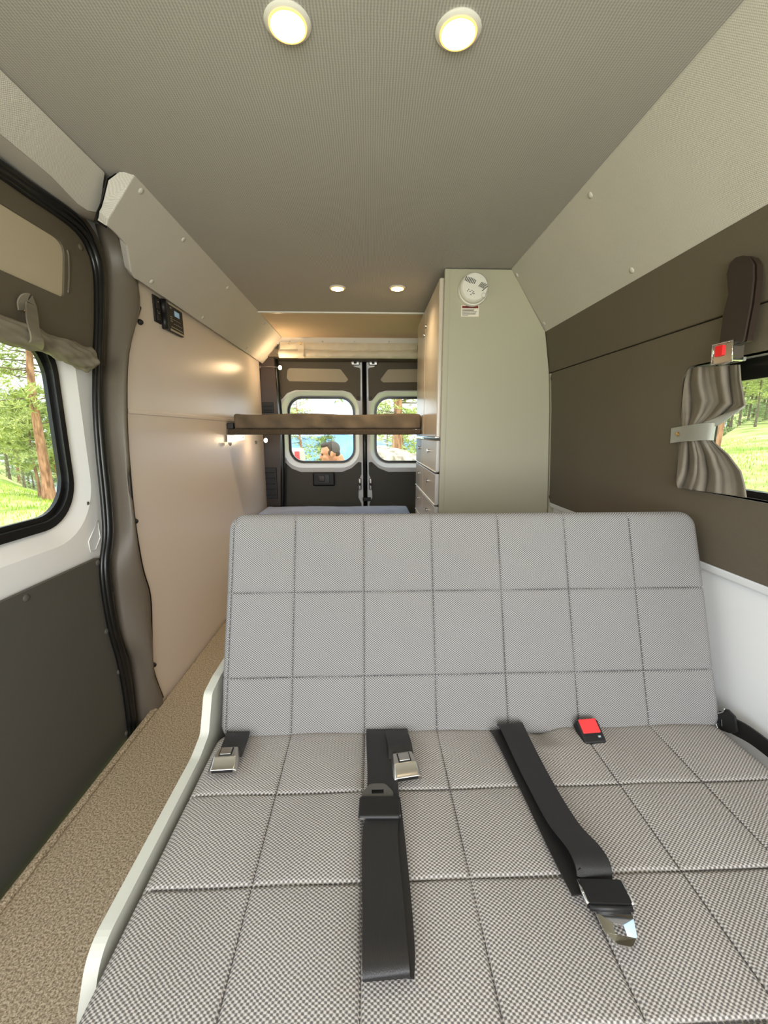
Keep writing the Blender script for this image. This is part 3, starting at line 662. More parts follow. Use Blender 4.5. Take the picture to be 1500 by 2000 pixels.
# ================================================================== ROLL BLIND at rear
YR = 3.225
rb = thing('roll_blind', (-.2, YR, 1.6), 'rolled beige fabric blind strapped above the rear doors', 'blind')
za, zm, zb_ = PY(600, 669, YR).z, PY(600, 684, YR).z, PY(600, 699, YR).z
xa, xb = PY(545, 690, YR).x, .36
V = []; Fc = []; nx = 60; prof_ = [(0, za), (-.006, za-.012), (-.010, (za+zm)/2), (-.012, zm+.004), (-.006, zm), (-.02, zm-.012), (-.028, (zm+zb_)/2), (-.026, zb_+.012), (-.012, zb_), (.012, zb_), (.012, za)]
for i in range(nx+1):
    x = xa+(xb-xa)*i/nx
    for j, (yy, z) in enumerate(prof_):
        x_ = x+(.012 if i == 0 and j < 4 else 0); w = .003*math.sin(i*.7+j)+.002*math.sin(i*1.9)
        V.append((x_, YR+yy+w*(1 if 0 < j < 9 else 0), z+(.003*math.sin(i*.13+1) if j in (3, 4, 5) else 0)))
K = len(prof_)
for i in range(nx):
    for j in range(K): Fc.append((i*K+j, i*K+(j+1) % K, (i+1)*K+(j+1) % K, (i+1)*K+j))
Fc += [tuple(range(K)), tuple(range(nx*K, nx*K+K))]
O('fabric', V, Fc, 'roll', rb, smooth=True).modifiers.new('es', 'EDGE_SPLIT').split_angle = .8
sx = PY(587, 680, YR-.03).x
st = ribbon('strap', [(sx, YR-.010, za+.002), (sx, YR-.020, (za+zm)/2), (sx, YR-.024, zm), (sx, YR-.036, (zm+zb_)/2), (sx, YR-.030, zb_+.004), (sx, YR-.012, zb_-.004)], (1, 0, 0), .045, .003, 'roll', rb)
lathe('snap', [(.008, 0), (.007, .003), (.003, .005)], (sx, YR-.018, za-.012), (0, -1, 0), 'brass', st, n=12)
for u in (564, 668, 759): lathe('snap', [(.005, 0), (.004, .002), (.001, .003)], (PY(u, 671, YR-.014).x, YR-.012, PY(u, 671, YR-.014).z), (0, -1, 0), 'steel', rb, n=10)
tube('rod_end', [(xa-.02, YR-.005, zb_+.03), (xa+.01, YR-.005, zb_+.03)], .006, 'steel', rb)

# ================================================================== CONTROLS on left wall
cp = lambda q, x=XL: PX(*q, x)
c0, c1 = cp((316, 640)), cp((352, 655)); z1_ = cp((352, 604)).z; zlo = cp((352, 650), XL+.02).z
yA, yB_ = cp((313, 600)).y, cp((351, 640)).y; zT, zB = cp((313, 583)).z, cp((313, 640)).z
ctl = thing('control_panel', (XL, yA, zB), 'black control unit with small lit screen high on the left wall', 'control panel')
box2('housing', (XL, yA+.008, zB), (XL+.018, yB_, zT-.008), 'black', ctl, bevel=.006, seg=3)
tube('rounded_side_cover', [(XL+.011, yA+.004, zB), (XL+.011, yA+.004, (zB+zT)/2-.001)], .012, 'black', ctl, n=16)
tube('rounded_side_cover', [(XL+.011, yA+.004, (zB+zT)/2+.001), (XL+.011, yA+.004, zT-.004)], .012, 'black', ctl, n=16)
H_ = zT-zB; Wd = yB_-yA
def onc(name, fy, fz, wy, wz, m, par=ctl, d=.0008): return box(name, (XL+.018+d, yA+Wd*fy, zB+H_*fz), (.0016, Wd*wy, H_*wz), m, par, bevel=0)
onc('light_band', .58, .05, .74, .065, 'inset'); onc('light_band', .58, .915, .74, .06, 'inset')
onc('screen', .62, .68, .26, .18, 'screen', d=.0012)
for i in range(3): onc('button', .30, .36+i*.07, .1, .025, 'print')
for i in range(5): onc('button', .45+i*.1, .30, .05, .02, 'print')
onc('print_strip', .58, .16, .62, .03, 'print'); onc('print_strip', .6, .44, .4, .012, 'print')
for k_, (fz) in enumerate((.8,)): onc('button', .3, fz, .06, .05, 'print')
s0, s1_ = cp((298, 600)), cp((311, 600)); zt_, zb2 = cp((304, 579)).z, cp((302, 628)).z
sw = thing('switch_plate', (XL, s0.y, zb2), 'narrow black switch plate left of the control unit', 'switch')
box2('plate', (XL, s0.y, zb2), (XL+.006, s1_.y-.004, zt_), 'black', sw, bevel=.002)
for i in range(2): 
    zz = zb2+(zt_-zb2)*(.28+.42*i); rk = box('rocker', (XL+.007, (s0.y+s1_.y)/2, zz), (.006, .026, .04), 'rubber', sw, bevel=.002); box('indicator', (XL+.0106, (s0.y+s1_.y)/2, zz+.008), (.001, .006, .004), 'print', rk, bevel=0)

# ================================================================== BENCH
bn = thing('bench_seat', (.235, .5, 0), 'wide grey tweed bench seat with quilted squares and matching backrest', 'bench seat')
BX0, BX1 = -.348, .815
def cushion(name, w0, w1, l0, l1, sx_, sy_, frame, th, m, r=.03, rc=.03, puff=.0035, groove=.004, seed=1, parent=bn, dip=None):
    def axis(lo_, hi, seams):
        a = list(np.arange(lo_, hi, .0075))+[hi]
        for s in seams: a += [s+d for d in (-.006, -.0035, -.0018, 0, .0018, .0035, .006)]
        for e in (lo_, hi):
            sg = 1 if e == lo_ else -1; a += [e+sg*d for d in (.001, .0025, .005, .01, .015)]
        a = sorted(set(round(x, 5) for x in a if lo_ <= x <= hi)); out = [a[0]]
        for x in a[1:]:
            if x-out[-1] > .0008: out.append(x)
        return np.array(out)
    U = axis(w0, w1, sx_); Vv = axis(l0, l1, sy_)
    rg = np.random.default_rng(seed)
    Ug, Vg = np.meshgrid(U, Vv, indexing='ij')
    du = np.min(np.abs(Ug[..., None]-np.array(list(sx_)+[w0, w1])), axis=-1); dv = np.min(np.abs(Vg[..., None]-np.array(list(sy_)+[l0, l1])), axis=-1)
    dus = np.min(np.abs(Ug[..., None]-np.array(list(sx_))), axis=-1); dvs = np.min(np.abs(Vg[..., None]-np.array(list(sy_))), axis=-1)
    h = puff*(1-np.exp(-np.minimum(du, .08)/.03))*(1-np.exp(-np.minimum(dv, .08)/.03))
    h = h-groove*np.maximum(np.exp(-(dus/.0024)**2), np.exp(-(dvs/.0024)**2))
    h += .0015*np.sin(Ug*23+rg.uniform(0, 6))*np.sin(Vg*19+rg.uniform(0, 6))
    if dip: h += dip(Ug, Vg)
    de = np.minimum(np.minimum(Ug-w0, w1-Ug), np.minimum(Vg-l0, l1-Vg)); dd = np.clip(de, 0, r)
    h = h-(r-np.sqrt(np.maximum(r*r-(r-dd)**2, 0)))
    # round the outline corners
    Uo, Vo = Ug.copy(), Vg.copy()
    for cu, su in ((w0+rc, -1), (w1-rc, 1)):
        for cv, sv in ((l0+rc, -1), (l1-rc, 1)):
            du_ = (Ug-cu)*su; dv_ = (Vg-cv)*sv; m_ = (du_ > 0) & (dv_ > 0); mx = np.maximum(du_, dv_); ln = np.sqrt(du_**2+dv_**2)+1e-9
            k = np.where(m_, mx/ln, 1); Uo = np.where(m_, cu+su*du_*k, Uo); Vo = np.where(m_, cv+sv*dv_*k, Vo)
    nu, nv = len(U), len(Vv); vs = [frame(Uo[i, j], Vo[i, j], h[i, j]) for i in range(nu) for j in range(nv)]
    uv = [(Ug[i, j], Vg[i, j]) for i in range(nu) for j in range(nv)]
    fs_ = [(i*nv+j, (i+1)*nv+j, (i+1)*nv+j+1, i*nv+j+1) for i in range(nu-1) for j in range(nv-1)]
    loop = [(i, 0) for i in range(nu)]+[(nu-1, j) for j in range(1, nv)]+[(i, nv-1) for i in range(nu-2, -1, -1)]+[(0, j) for j in range(nv-2, 0, -1)]
    prev = [i*nv+j for i, j in loop]
    for lvl in (-.35, -.7, -.97, -1.0):
        cur = []
        for i, j in loop:
            inset = .0 if lvl > -.99 else .01
            cu, cv = (w0+w1)/2, (l0+l1)/2
            cur.append(len(vs)); vs.append(frame(Uo[i, j]-np.sign(Uo[i, j]-cu)*inset, Vo[i, j]-np.sign(Vo[i, j]-cv)*inset, -r+(th-r)*lvl)); uv.append((Ug[i, j]+lvl*th, Vg[i, j]+lvl*th))
        n = len(loop); fs_ += [(prev[k], cur[k], cur[(k+1) % n], prev[(k+1) % n]) for k in range(n)]; prev = cur
    fs_.append(tuple(prev))
    o = O(name, vs, fs_, m, parent, smooth=True, uvs=uv)
    # dashed stitching sunk in the seams, its dark colour deepening the groove shade
    ps_ = []
    def dash(p, q, wv):
        d = q-p; n_ = Vector(frame(0, 0, 1))-Vector(frame(0, 0, 0)); s_ = d.cross(n_).normalized()*wv; n_ = n_*.0006
        v_ = [p-s_, p+s_, q+s_, q-s_]; v_ = v_+[x+n_ for x in v_]
        ps_.append((v_, [(0, 1, 2, 3), (4, 5, 6, 7), (0, 1, 5, 4), (1, 2, 6, 5), (2, 3, 7, 6), (3, 0, 4, 7)]))
    hb_ = -groove+.0012
    for s in sx_:
        t = l0+.02
        while t < l1-.02: dash(Vector(frame(s, t, hb_)), Vector(frame(s, t+.0045, hb_)), .0007); t += .0075
    for s in sy_:
        t = w0+.02
        while t < w1-.02: dash(Vector(frame(t, s, hb_)), Vector(frame(t+.0045, s, hb_)), .0007); t += .0075
    O('seam_stitching', *join(ps_), 'stitch', o, kind='stuff')
    return o
colx = [-.182+.166*k for k in range(6)]
SZ = .370
def fseat(u, v, h): return (u, v, SZ+h)
def dipf(U, V): return -.018*np.exp(-((U-.385)/.035)**2)*np.clip((V-.76)/.06, 0, 1)
cushion('seat_cushion', BX0, BX1, .16, .835, [c for c in colx], [.34, .505, .666], fseat, .13, 'seat', r=.02, rc=.03, seed=2, dip=dipf)
e_up = Vector((0, .17, .485)).normalized(); e_n = Vector((0, -.485, .17)).normalized(); b0 = Vector((0, .815, .352))
def fback(u, s, h): return Vector((u, 0, 0))+b0+e_up*s+e_n*h
bko = cushion('backrest', BX0+.003, BX1+.012, 0, .525, [BX0+.018]+colx, [.141, .334], fback, .11, 'back', r=.022, rc=.04, seed=3)
# side board
sb = rp2([(.398, .0), (.398, .31), (.43, .374), (.750, .378), (.800, .392), (.835, .468), (.89, .476), (1.25, .476), (1.25, .0)], [0, .03, .05, .05, .02, .02, .03, .03, 0], 8)
plate('side_board', [sb], lambda a, b, t: (-.375+t, a, b), .019, 'board_w', bn, bevel=.006, seg=3)
box2('base', (-.345, .40, .004), (.81, 1.0, .238), 'cab', bn, bevel=.004)
box2('back_support', (-.33, .96, .24), (.80, 1.06, .70), 'charc', bn, bevel=.01)

# ================================================================== SEAT BELTS
ZS = SZ+.010
g = lambda a, b, z=ZS: PZ(a, b, z)
GB = 'loose seat belts on the bench'
def frame2(c, ex, ez=Vector((0, 0, 1))):
    ex = (ex-ez*ex.dot(ez)).normalized(); ey = ez.cross(ex); return Matrix((ex, ey, ez)).transposed()
def buckle(parent, top, bot, w, zc, m_body='steel', m_btn='steel'):
    """push-button buckle lying on the seat; top = webbing end, bot = slot end"""
    d = (bot-top); ln = d.length; ey = d.normalized(); ez = Vector((0, 0, 1)); ex = ey.cross(ez).normalized(); c = (top+bot)/2
    def P(x, y, z): return c+ex*x+ey*y+ez*z
    w2 = w/2; prof_ = [(-ln/2, .80, .016), (-ln/2+.008, .84, .022), (ln*.10, .95, .022), (ln*.32, 1.0, .012), (ln/2, 1.0, .010)]
    V = []; Fc = []
    for y, k, h in prof_:
        V += [P(-w2*k, y, 0), P(-w2*k, y, h*.55), P(-w2*k*.80, y, h), P(w2*k*.80, y, h), P(w2*k, y, h*.55), P(w2*k, y, 0)]
    n = 6
    for i in range(len(prof_)-1):
        for j in range(n): Fc.append((i*n+j, i*n+(j+1) % n, (i+1)*n+(j+1) % n, (i+1)*n+j))
    Fc += [tuple(range(n)), tuple(range((len(prof_)-1)*n, len(prof_)*n))]
    o = O('buckle', V, Fc, m_body, parent, bevel=.002, seg=2)
    R = Matrix((ex, ey, ez)).transposed()
    fr_ = box('button_rim', P(0, -ln*.12, .0222), (w*.46, ln*.40, .002), 'black', o, bevel=.0005, R=R)
    bt_ = box('button', P(0, -ln*.12, .0235), (w*.38, ln*.33, .003), m_btn, o, bevel=.001, R=R)
    box('slot', P(0, ln/2-.0005, .006), (w*.72, .003, .005), 'black', o, bevel=0, R=R)
    return o
# left short buckle
t1 = thing('seat_belt_buckle', g(440, 1500), 'short steel belt buckle lying at the left rear corner of the bench', 'seat belt', GB)
ribbon('webbing', [g(466, 1425, ZS-.02), g(464, 1436, ZS+.010), g(457, 1455, ZS+.014), g(449, 1476, ZS+.008)], (1, 0, 0), .050, .003, 'web', t1)
buckle(t1, g(449, 1472, ZS+.002), g(434, 1512, ZS+.002), .056, ZS)
t2 = thing('seat_belt_buckle', g(790, 1500), 'short steel belt buckle beside the middle black strap', 'seat belt', GB)
ribbon('webbing', [g(774, 1420, ZS-.02), g(775, 1432, ZS+.010), g(781, 1455, ZS+.018), g(784, 1482, ZS+.008)], (1, 0, 0), .050, .003, 'web', t2)
buckle(t2, g(784, 1482, ZS+.002), g(797, 1526, ZS+.002), .056, ZS)
# middle long belt
t3 = thing('seat_belt', g(745, 1600), 'long black lap belt folded straight down the middle of the bench', 'seat belt', GB)
ribbon('webbing', [g(741, 1420, ZS-.015), g(741, 1437, ZS+.008), g(746, 1500, ZS+.006), g(748, 1570, ZS+.010), g(742, 1640, ZS+.010), g(748, 1760, ZS+.012), g(752, 1860, ZS+.016), g(754, 1900, ZS+.012), g(755, 1912, ZS+.004)], (1, 0, 0), .058, .0025, 'web', t3)
ribbon('lower_webbing', [g(752, 1560, ZS+.002), g(762, 1700, ZS+.001), g(768, 1840, ZS+.001), g(765, 1905, ZS+.001)], (1, 0, 0), .056, .0025, 'web', t3)
c = g(741, 1578, ZS+.014); R0 = frame2(c, Vector((1, -.03, 0)))
sd = box('slider', c, (.072, .042, .010), 'black', t3, bevel=.004, R=R0)
c2 = g(741, 1596, ZS+.014); tube('slider_bar', [c2+Vector((-.034, 0, 0)), c2+Vector((.036, .001, 0))], .0032, 'chrome', sd, n=8)
tg = rp2([(-.029, -.018), (.029, -.018), (.028, .012), (.014, .030), (-.014, .030), (-.028, .012)], .012)
tcn = g(738, 1562, ZS+.014)
plate('tongue', [tg, [(-.011, .008), (-.011, .019), (.011, .019), (.011, .008)]], lambda a, b, t: tcn+Vector((a, b+.004, t-.002)), .003, 'charc', t3, bevel=.0006)
# right long belt with chrome tongue
t4 = thing('seat_belt', g(1150, 1650), 'looped black lap belt slanting right with a bright chrome tongue', 'seat belt', GB)
wd4 = Vector((1, .12, 0))
ribbon('webbing', [g(995, 1414, ZS+.0), g(1001, 1422, ZS+.022), g(1032, 1486, ZS+.016), g(1066, 1550, ZS+.014), g(1102, 1610, ZS+.020), g(1140, 1655, ZS+.028), g(1158, 1690, ZS+.026), g(1160, 1722, ZS+.010), g(1150, 1735, ZS+.004)], lambda s: wd4+Vector((0, 0, -.5*math.sin(math.pi*min(1, s*1.2))*.4)), .056, .0025, 'web', t4, k=7)
ribbon('lower_webbing', [g(978, 1425, ZS-.004), g(990, 1440, ZS+.003), g(1046, 1545, ZS+.002), g(1100, 1650, ZS+.002), g(1152, 1745, ZS+.003)], wd4, .054, .0025, 'web', t4)
sc = g(1181, 1746, ZS+.014); exb = (g(1212, 1724)-g(1137, 1722)); eyb = (g(1155, 1771)-g(1135, 1724))
ex_ = exb.normalized(); ey_ = Vector((-ex_.y, ex_.x, 0)); R4 = Matrix((ex_, ey_, Vector((0, 0, 1)))).transposed()
dv = -eyb.normalized()
fr4_ = lambda a, b, t: sc+ex_*a+dv*b+Vector((0, 0, t))
sld = plate('slider', [rp2([(-.030, -.0155), (.030, -.0155), (.030, .0155), (-.030, .0155)], .003)], lambda a, b, t: fr4_(a, b, t-.006), .012, 'black', t4, bevel=.003)
for s in (-1, 1): tube('slider_edge', [fr4_(s*.0312, -.0155, .003), fr4_(s*.0312, .0155, .003)], .0026, 'chrome', sld, n=8)
tube('slider_bar', [fr4_(-.029, -.017, -.001), fr4_(.029, -.017, -.001)], .004, 'black', sld, n=8)
td = (g(1214, 1846)-g(1190, 1772)).normalized(); tx = Vector((-td.y, td.x, 0)); tx = -tx if tx.x < 0 else tx; tb = g(1193, 1770, ZS+.008); tl = (g(1214, 1847)-g(1192, 1770)).length
tl += .003
to = rp2([(-.024, -.012), (.024, -.012), (.024, tl*.25), (.020, tl*.70), (.008, tl), (-.008, tl), (-.020, tl*.70), (-.024, tl*.25)], .010)
th_ = rp2([(-.007, tl*.50), (-.007, tl*.76), (.007, tl*.76), (.007, tl*.50)], .002)
tongm = plate('tongue', [to, th_], lambda a, b, t: tb+tx*a+td*b+Vector((0, 0, t+.0015*math.cos(a*90))), .0035, 'chrome', t4, bevel=.0016, seg=3)
# red buckle in the seat gap
rbp = PZ(1152, 1424, SZ+.016)
t5 = thing('seat_belt_buckle', rbp, 'black buckle with red button poking up at the backrest foot', 'seat belt', GB)
Rr = Matrix.Rotation(.55, 3, 'X')@Matrix.Rotation(.05, 3, 'Z')
hsg = box('housing', rbp+Vector((0, .0, -.010)), (.050, .050, .026), 'black', t5, bevel=.005, R=Rr, seg=3)
box('button', rbp+Rr@Vector((-.001, .005, .005)), (.040, .030, .004), 'redm', hsg, bevel=.0015, R=Rr)
box('slot', rbp+Rr@Vector((0, -.019, .0035)), (.040, .006, .001), 'rubber', hsg, bevel=0, R=Rr); box('tag', rbp+Rr@Vector((.012, -.018, .0045)), (.006, .004, .001), 'chrome', hsg, bevel=0, R=Rr)
# right belt by the wall
t6 = thing('seat_belt', PX(1430, 1410, .84), 'black shoulder belt with tongue running forward along the right wall', 'seat belt', GB)
rbn = [PX(1412, 1408, .825), PX(1432, 1418, .828), PX(1465, 1436, .835), PX(1510, 1470, .842), PX(1620, 1560, .845)]
ribbon('webbing', rbn, lambda s: Vector((-.35, 0, 1)), .050, .003, 'web', t6)
tq = [(1396, 1402), (1402, 1393), (1412, 1391), (1414, 1384), (1420, 1386), (1434, 1400), (1438, 1430), (1424, 1432), (1402, 1424)]
hole = [(1404, 1405), (1405, 1418), (1411, 1420), (1410, 1405)]
xT = .815
plate('tongue', [rp2([(PX(*q, xT).y, PX(*q, xT).z) for q in tq], .006), [(PX(*q, xT).y, PX(*q, xT).z) for q in hole]], lambda a, b, t: (xT+t, a, b), .005, 'black', t6, bevel=.001)
tube('tongue_edge', smoothpath([PX(*q, xT-.001) for q in [(1402, 1424), (1396, 1404), (1401, 1394), (1412, 1391), (1415, 1384)]], 4), .0016, 'chrome', t6, n=8)

# ================================================================== CURTAIN on right window
cu = thing('curtain', (.83, 1.0, .9), 'grey suede curtain gathered by a tie band at the right window', 'curtain')
LQ = [(0, 1345, 718), (.15, 1337, 750), (.3, 1334, 785), (.46, 1332, 828), (.56, 1329, 862), (.75, 1325, 915), (1, 1322, 952)]
RQ = [(0, 1446, 712), (.12, 1448, 742), (.27, 1457, 792), (.36, 1430, 812), (.46, 1392, 832), (.56, 1394, 862), (.68, 1424, 888), (.82, 1448, 920), (.9, 1455, 945), (1, 1459, 972)]
def it(T, s): return (float(np.interp(s, [q[0] for q in T], [q[1] for q in T])), float(np.interp(s, [q[0] for q in T], [q[2] for q in T])))
V = []; nr_, nc = 90, 130
for i in range(nr_):
    s = i/(nr_-1); l_ = it(LQ, s); r_ = it(RQ, s); tight = math.exp(-((s-.51)/.12)**2)
    for j in range(nc):
        c_ = j/(nc-1); u = l_[0]+(r_[0]-l_[0])*c_; v = l_[1]+(r_[1]-l_[1])*c_
        c2_ = c_+.35*(.51-s)*(1 if s < .51 else -.9)*(1-c_*.5)+.03*math.sin(5*s+6*c_)
        ph = 2*math.pi*3.1*c2_
        d = .0065*math.sin(ph)+.0035*math.sin(ph*1.73+1.3+3*s)+.0022*math.sin(ph*3.3+6*s)*(.4+.6*tight)+.002*math.sin(9*s+4*c_)
        d *= (.75+.5*(1-tight)); bulge = .016*tight*math.sin(math.pi*c_) + .010*math.exp(-((s-.28)/.1)**2)*c_
        x = .832-bulge-d-.004
        V.append(PX(u, v, x))
Fc = [(i*nc+j, i*nc+j+1, (i+1)*nc+j+1, (i+1)*nc+j) for i in range(nr_-1) for j in range(nc-1)]
o = O('cloth', V, Fc, 'curt', cu, smooth=True); so = o.modifiers.new('s', 'SOLIDIFY'); so.thickness = .003
# turned-back hem fold
V = []
for i in range(10):
    s = i/9; a = (1380+ (1455-1380)*s, 822-(822-792)*s+0); b = (1372+(1420-1372)*s, 826-(826-812)*s+8*s)
    for j in range(6):
        c_ = j/5; V.append(PX(a[0]*(1-c_)+b[0]*c_, a[1]*(1-c_)+b[1]*c_+10*c_*math.sin(math.pi*s), .806-.006*math.sin(math.pi*c_)))
o = O('folded_edge', V, [(i*6+j, i*6+j+1, (i+1)*6+j+1, (i+1)*6+j) for i in range(9) for j in range(5)], 'tie', cu, smooth=True); o.modifiers.new('s', 'SOLIDIFY').thickness = .002
tb_ = [PX(1311, 851, .826), PX(1330, 848, .818), PX(1355, 845, .798), PX(1378, 843, .792), PX(1391, 843, .797), PX(1395, 843, .815)]
tie = ribbon('tie_band', tb_, (0, 0, 1), .040, .003, 'tie', cu, k=6)
lathe('snap', [(.006, 0), (.005, .003), (.002, .004)], PX(1324, 848, .816), (-1, 0, 0), 'brass', tie, n=14)
# curtain track hooks
for u in (1401, 1416): box('glide', PX(u, 708, .835), (.003, .006, .02), 'black', cu, bevel=.001)
box2('track', (.838, PX(1345, 716, .838).y-.0, PX(1400, 713, .838).z-.002), (.846, PX(1450, 712, .838).y, PX(1400, 713, .838).z+.008), 'tie', cu, bevel=.002)

# hanging shoulder-belt buckle
hb2 = thing('hanging_belt_buckle', PX(1445, 520, .79), 'brown webbing loop with chrome buckle and red button on the right wall', 'seat belt')
c_top, c_mid, c_bot = PX(1447, 522, .785), PX(1433, 600, .790), PX(1414, 672, .795)
hbv = (c_bot-c_top).normalized(); hbx = Vector((0, 1, 0))
hp = [PX(*q, .775) for q in [(1421, 575), (1420, 535), (1426, 515), (1438, 503), (1452, 499), (1464, 503), (1471, 516), (1470, 545), (1463, 590), (1445, 668), (1399, 674), (1409, 615)]]
yz = [(p.y, p.z) for p in hp]
plate('webbing', [rp2(yz, .006, 4)], lambda a, b, t: (.772+t+ (1.42-b)*.05, a, b), .004, 'webb', hb2, bevel=.0015)
plate('rear_webbing', [rp2([(a-.001, b-.001) for a, b in yz], .006, 4)], lambda a, b, t: (.780+t+(1.42-b)*.05, a, b), .012, 'pillar', hb2, bevel=.0015)
bq = [PX(*q, .778) for q in [(1396, 674), (1436, 665), (1433, 705), (1393, 713)]]
bkl = plate('buckle', [rp2([(p.y, p.z) for p in bq], .004)], lambda a, b, t: (.775+t, a, b), .024, 'chrome', hb2, bevel=.006, seg=3)
tube('buckle_glint', [(.774, p.y, p.z) for p in bq], .0022, 'chrome', bkl, n=8, closed=True)  # chrome tube added round the outline to give edge highlights
bb = [PX(*q, .774) for q in [(1399, 677), (1414, 673), (1412, 694), (1398, 698)]]
plate('button', [rp2([(p.y, p.z) for p in bb], .003)], lambda a, b, t: (.771+t, a, b), .006, 'red', bkl, bevel=.0015)

# ================================================================== rolled shade on sliding door
sh = thing('rolled_window_shade', PX(60, 665, -.86), 'rolled taupe shade strapped above the sliding door window', 'blind')
cl_ = smoothpath([PX(-260, 585, -.845), PX(-100, 618, -.845), PX(0, 643, -.843), PX(60, 660, -.840), PX(110, 678, -.842), PX(150, 694, -.845), PX(172, 702, -.847)], 8)
rr_ = []; n_ = len(cl_)
for i in range(n_): s = i/(n_-1); rr_.append(.030+.007*max(0, (s-.75)/.25)-.007*math.exp(-((s-.60)/.06)**2))
rr_[-1] = .020; rr_[-2] = .032
v, f = tubeg(cl_, rr_, 40)
v2 = []
for i, p in enumerate(v):
    k = i//40; j = i % 40; c_ = cl_[k]; d = p-c_; an = 2*math.pi*j/40; s = k/(n_-1)
    v2.append(c_+d*(1+.10*math.sin(an*5+s*26)*(.3+.7*s)+.05*math.sin(an*9-s*40)))
O('rolled_cloth', v2, f, 'shade', sh, smooth=True)
lp_ = [PX(46, 606, -.872), PX(45, 592, -.868), PX(52, 584, -.862), PX(60, 592, -.862), PX(62, 606, -.855), PX(64, 632, -.825), PX(69, 655, -.802), PX(71, 668, -.806), PX(68, 676, -.83), PX(60, 660, -.872)]
st = ribbon('strap', lp_, (0, 1, -.15), .030, .004, 'shade', sh, k=6)
for q in [(48, 608), (54, 609)]: lathe('snap', [(.004, 0), (.0035, .003), (.001, .004)], PX(q[0], q[1], -.856), (1, -.3, 0), 'brass', st, n=12)

# ================================================================== OUTSIDE
def gz(x, y):
    z = -.75+.015*math.sin(x*.7)*math.cos(y*.5)+.25*math.sin(x*.09+1)*math.sin(y*.07)*min(1, math.hypot(x, y)/15)
    if x > 4 and x > y*.3: z += .115*(x-4)*min(1, (x-y*.3)/4)
    b = max(0, y-8.5)*max(0, min(1, (y*.9-abs(x))/4)); z -= .16*min(b, 160)
    return z
V = []; Fc = []; nn = 90; xsn = [math.copysign(abs(t)**2.2*160, t) for t in np.linspace(-1, 1, nn)]
for x in xsn:
    for y in xsn: V.append((x, y+5, gz(x, y+5)))
for i in range(nn-1):
    for j in range(nn-1): Fc.append((i*nn+j, i*nn+j+1, (i+1)*nn+j+1, (i+1)*nn+j))
gr = O('ground', V, Fc, 'grass', smooth=True); tag(gr, 'sunlit green meadow around the van', 'grass', kind='structure')
# grass blades nearby
V = []; Fc = []
def blades(n, x0, x1, y0_, y1_, h0):
    for _ in range(n):
        x = random.uniform(x0, x1); y = random.uniform(y0_, y1_); z = gz(x, y)-.01; a = random.uniform(0, 6.28); h = h0*random.uniform(.5, 1.3); w = h*.12
        dx, dy = math.cos(a)*w, math.sin(a)*w; k = len(V); lx, ly = random.uniform(-.4, .4)*h, random.uniform(-.4, .4)*h
        V.extend([(x-dx, y-dy, z), (x+dx, y+dy, z), (x+lx, y+ly, z+h)]); Fc.append((k, k+1, k+2))
blades(26000, -16, -2.2, 1, 18, .09); blades(20000, 2.2, 16, 1, 18, .09); blades(8000, -4, 4, 4.5, 12, .08)
gb_ = O('grass_tufts', V, Fc, 'blade'); tag(gb_, 'short bright grass growing over the meadow', 'grass', kind='stuff')
def treemesh(seed, h, rad, lean, crown0, spread, nb, conif):
    rg = random.Random(seed); pts = []; rs = []
    for i in range(12):
        t = i/11; pts.append(Vector((lean*t*t*h*.1+.04*math.sin(t*9+seed), .05*math.sin(t*7+seed*2), t*h))); rs.append(rad*(1-.82*t)*(1+.35*math.exp(-t*25)))
    tv = tubeg(pts, rs, 10); br_ = []; fo = []
    for b in range(nb):
        t = crown0+(1-crown0)*rg.random()**.9*.98; p = pts[min(11, int(t*11))].lerp(pts[min(11, int(t*11)+1)], t*11 % 1)
        ln = spread*((1-t)*1.25 if conif else (1-abs(t-.55)*1.1))*rg.uniform(.6, 1.1)+.25; a = rg.uniform(0, 6.28)
        d = Vector((math.cos(a), math.sin(a), rg.uniform(-.1, .35) if not conif else -.15))
        q = [p, p+d*ln*.5+Vector((0, 0, -.04*ln)), p+d*ln+Vector((0, 0, .10*ln))]; br_.append(tubeg(q, [rad*.16, rad*.09, .008], 4))
        m_ = int(9+ln*7)
        for k in range(m_):
            s = .3+.75*k/m_; c_ = p+d*ln*s+Vector((rg.gauss(0, .13)*ln, rg.gauss(0, .13)*ln, rg.gauss(.04, .12)*ln*.6))
            for _ in range(7):
                dd = Vector((rg.gauss(0, 1), rg.gauss(0, 1), rg.gauss(.3, .7))).normalized()*rg.uniform(.12, .30); sd_ = dd.cross(Vector((rg.random(), rg.random(), rg.random()))).normalized()*.024
                n0 = len(fo); fo.append(([c_-sd_, c_+sd_, c_+dd], [(0, 1, 2)]))
    def mk(name, g_, m):
        me = bpy.data.meshes.new(name); me.from_pydata([tuple(v) for v in g_[0]], [], g_[1]); me.materials.append(M[m]); me.update(); return me
    return mk('trunk', tv, 'bark' if (not conif and seed != 5) else 'barkg'), mk('branches', join(br_), 'barkg'), mk('foliage', join(fo), 'needle' if not conif else 'needled')
TT = {'tall': treemesh(1, 11, .19, .5, .26, 2.4, 70, False), 'young': treemesh(2, 4.5, .07, 1.4, .28, 1.3, 46, False), 'fir': treemesh(3, 8, .13, 0, .06, 2.0, 90, True), 'slim': treemesh(5, 9, .12, -.6, .3, 1.9, 60, False)}
def tree(kind, x, y, sc, rz, label, group=None):
    t = thing('pine_tree', (x, y, gz(x, y)-.05), label, 'tree', group); t.scale = (sc, sc, sc); t.rotation_euler = (0, 0, rz)
    for n_, me in zip(('trunk', 'branches', 'foliage'), TT[kind]):
        o = bpy.data.objects.new(n_, me); COL.objects.link(o); o.parent = t
        if n_ == 'foliage': o['kind'] = 'stuff'
    return t
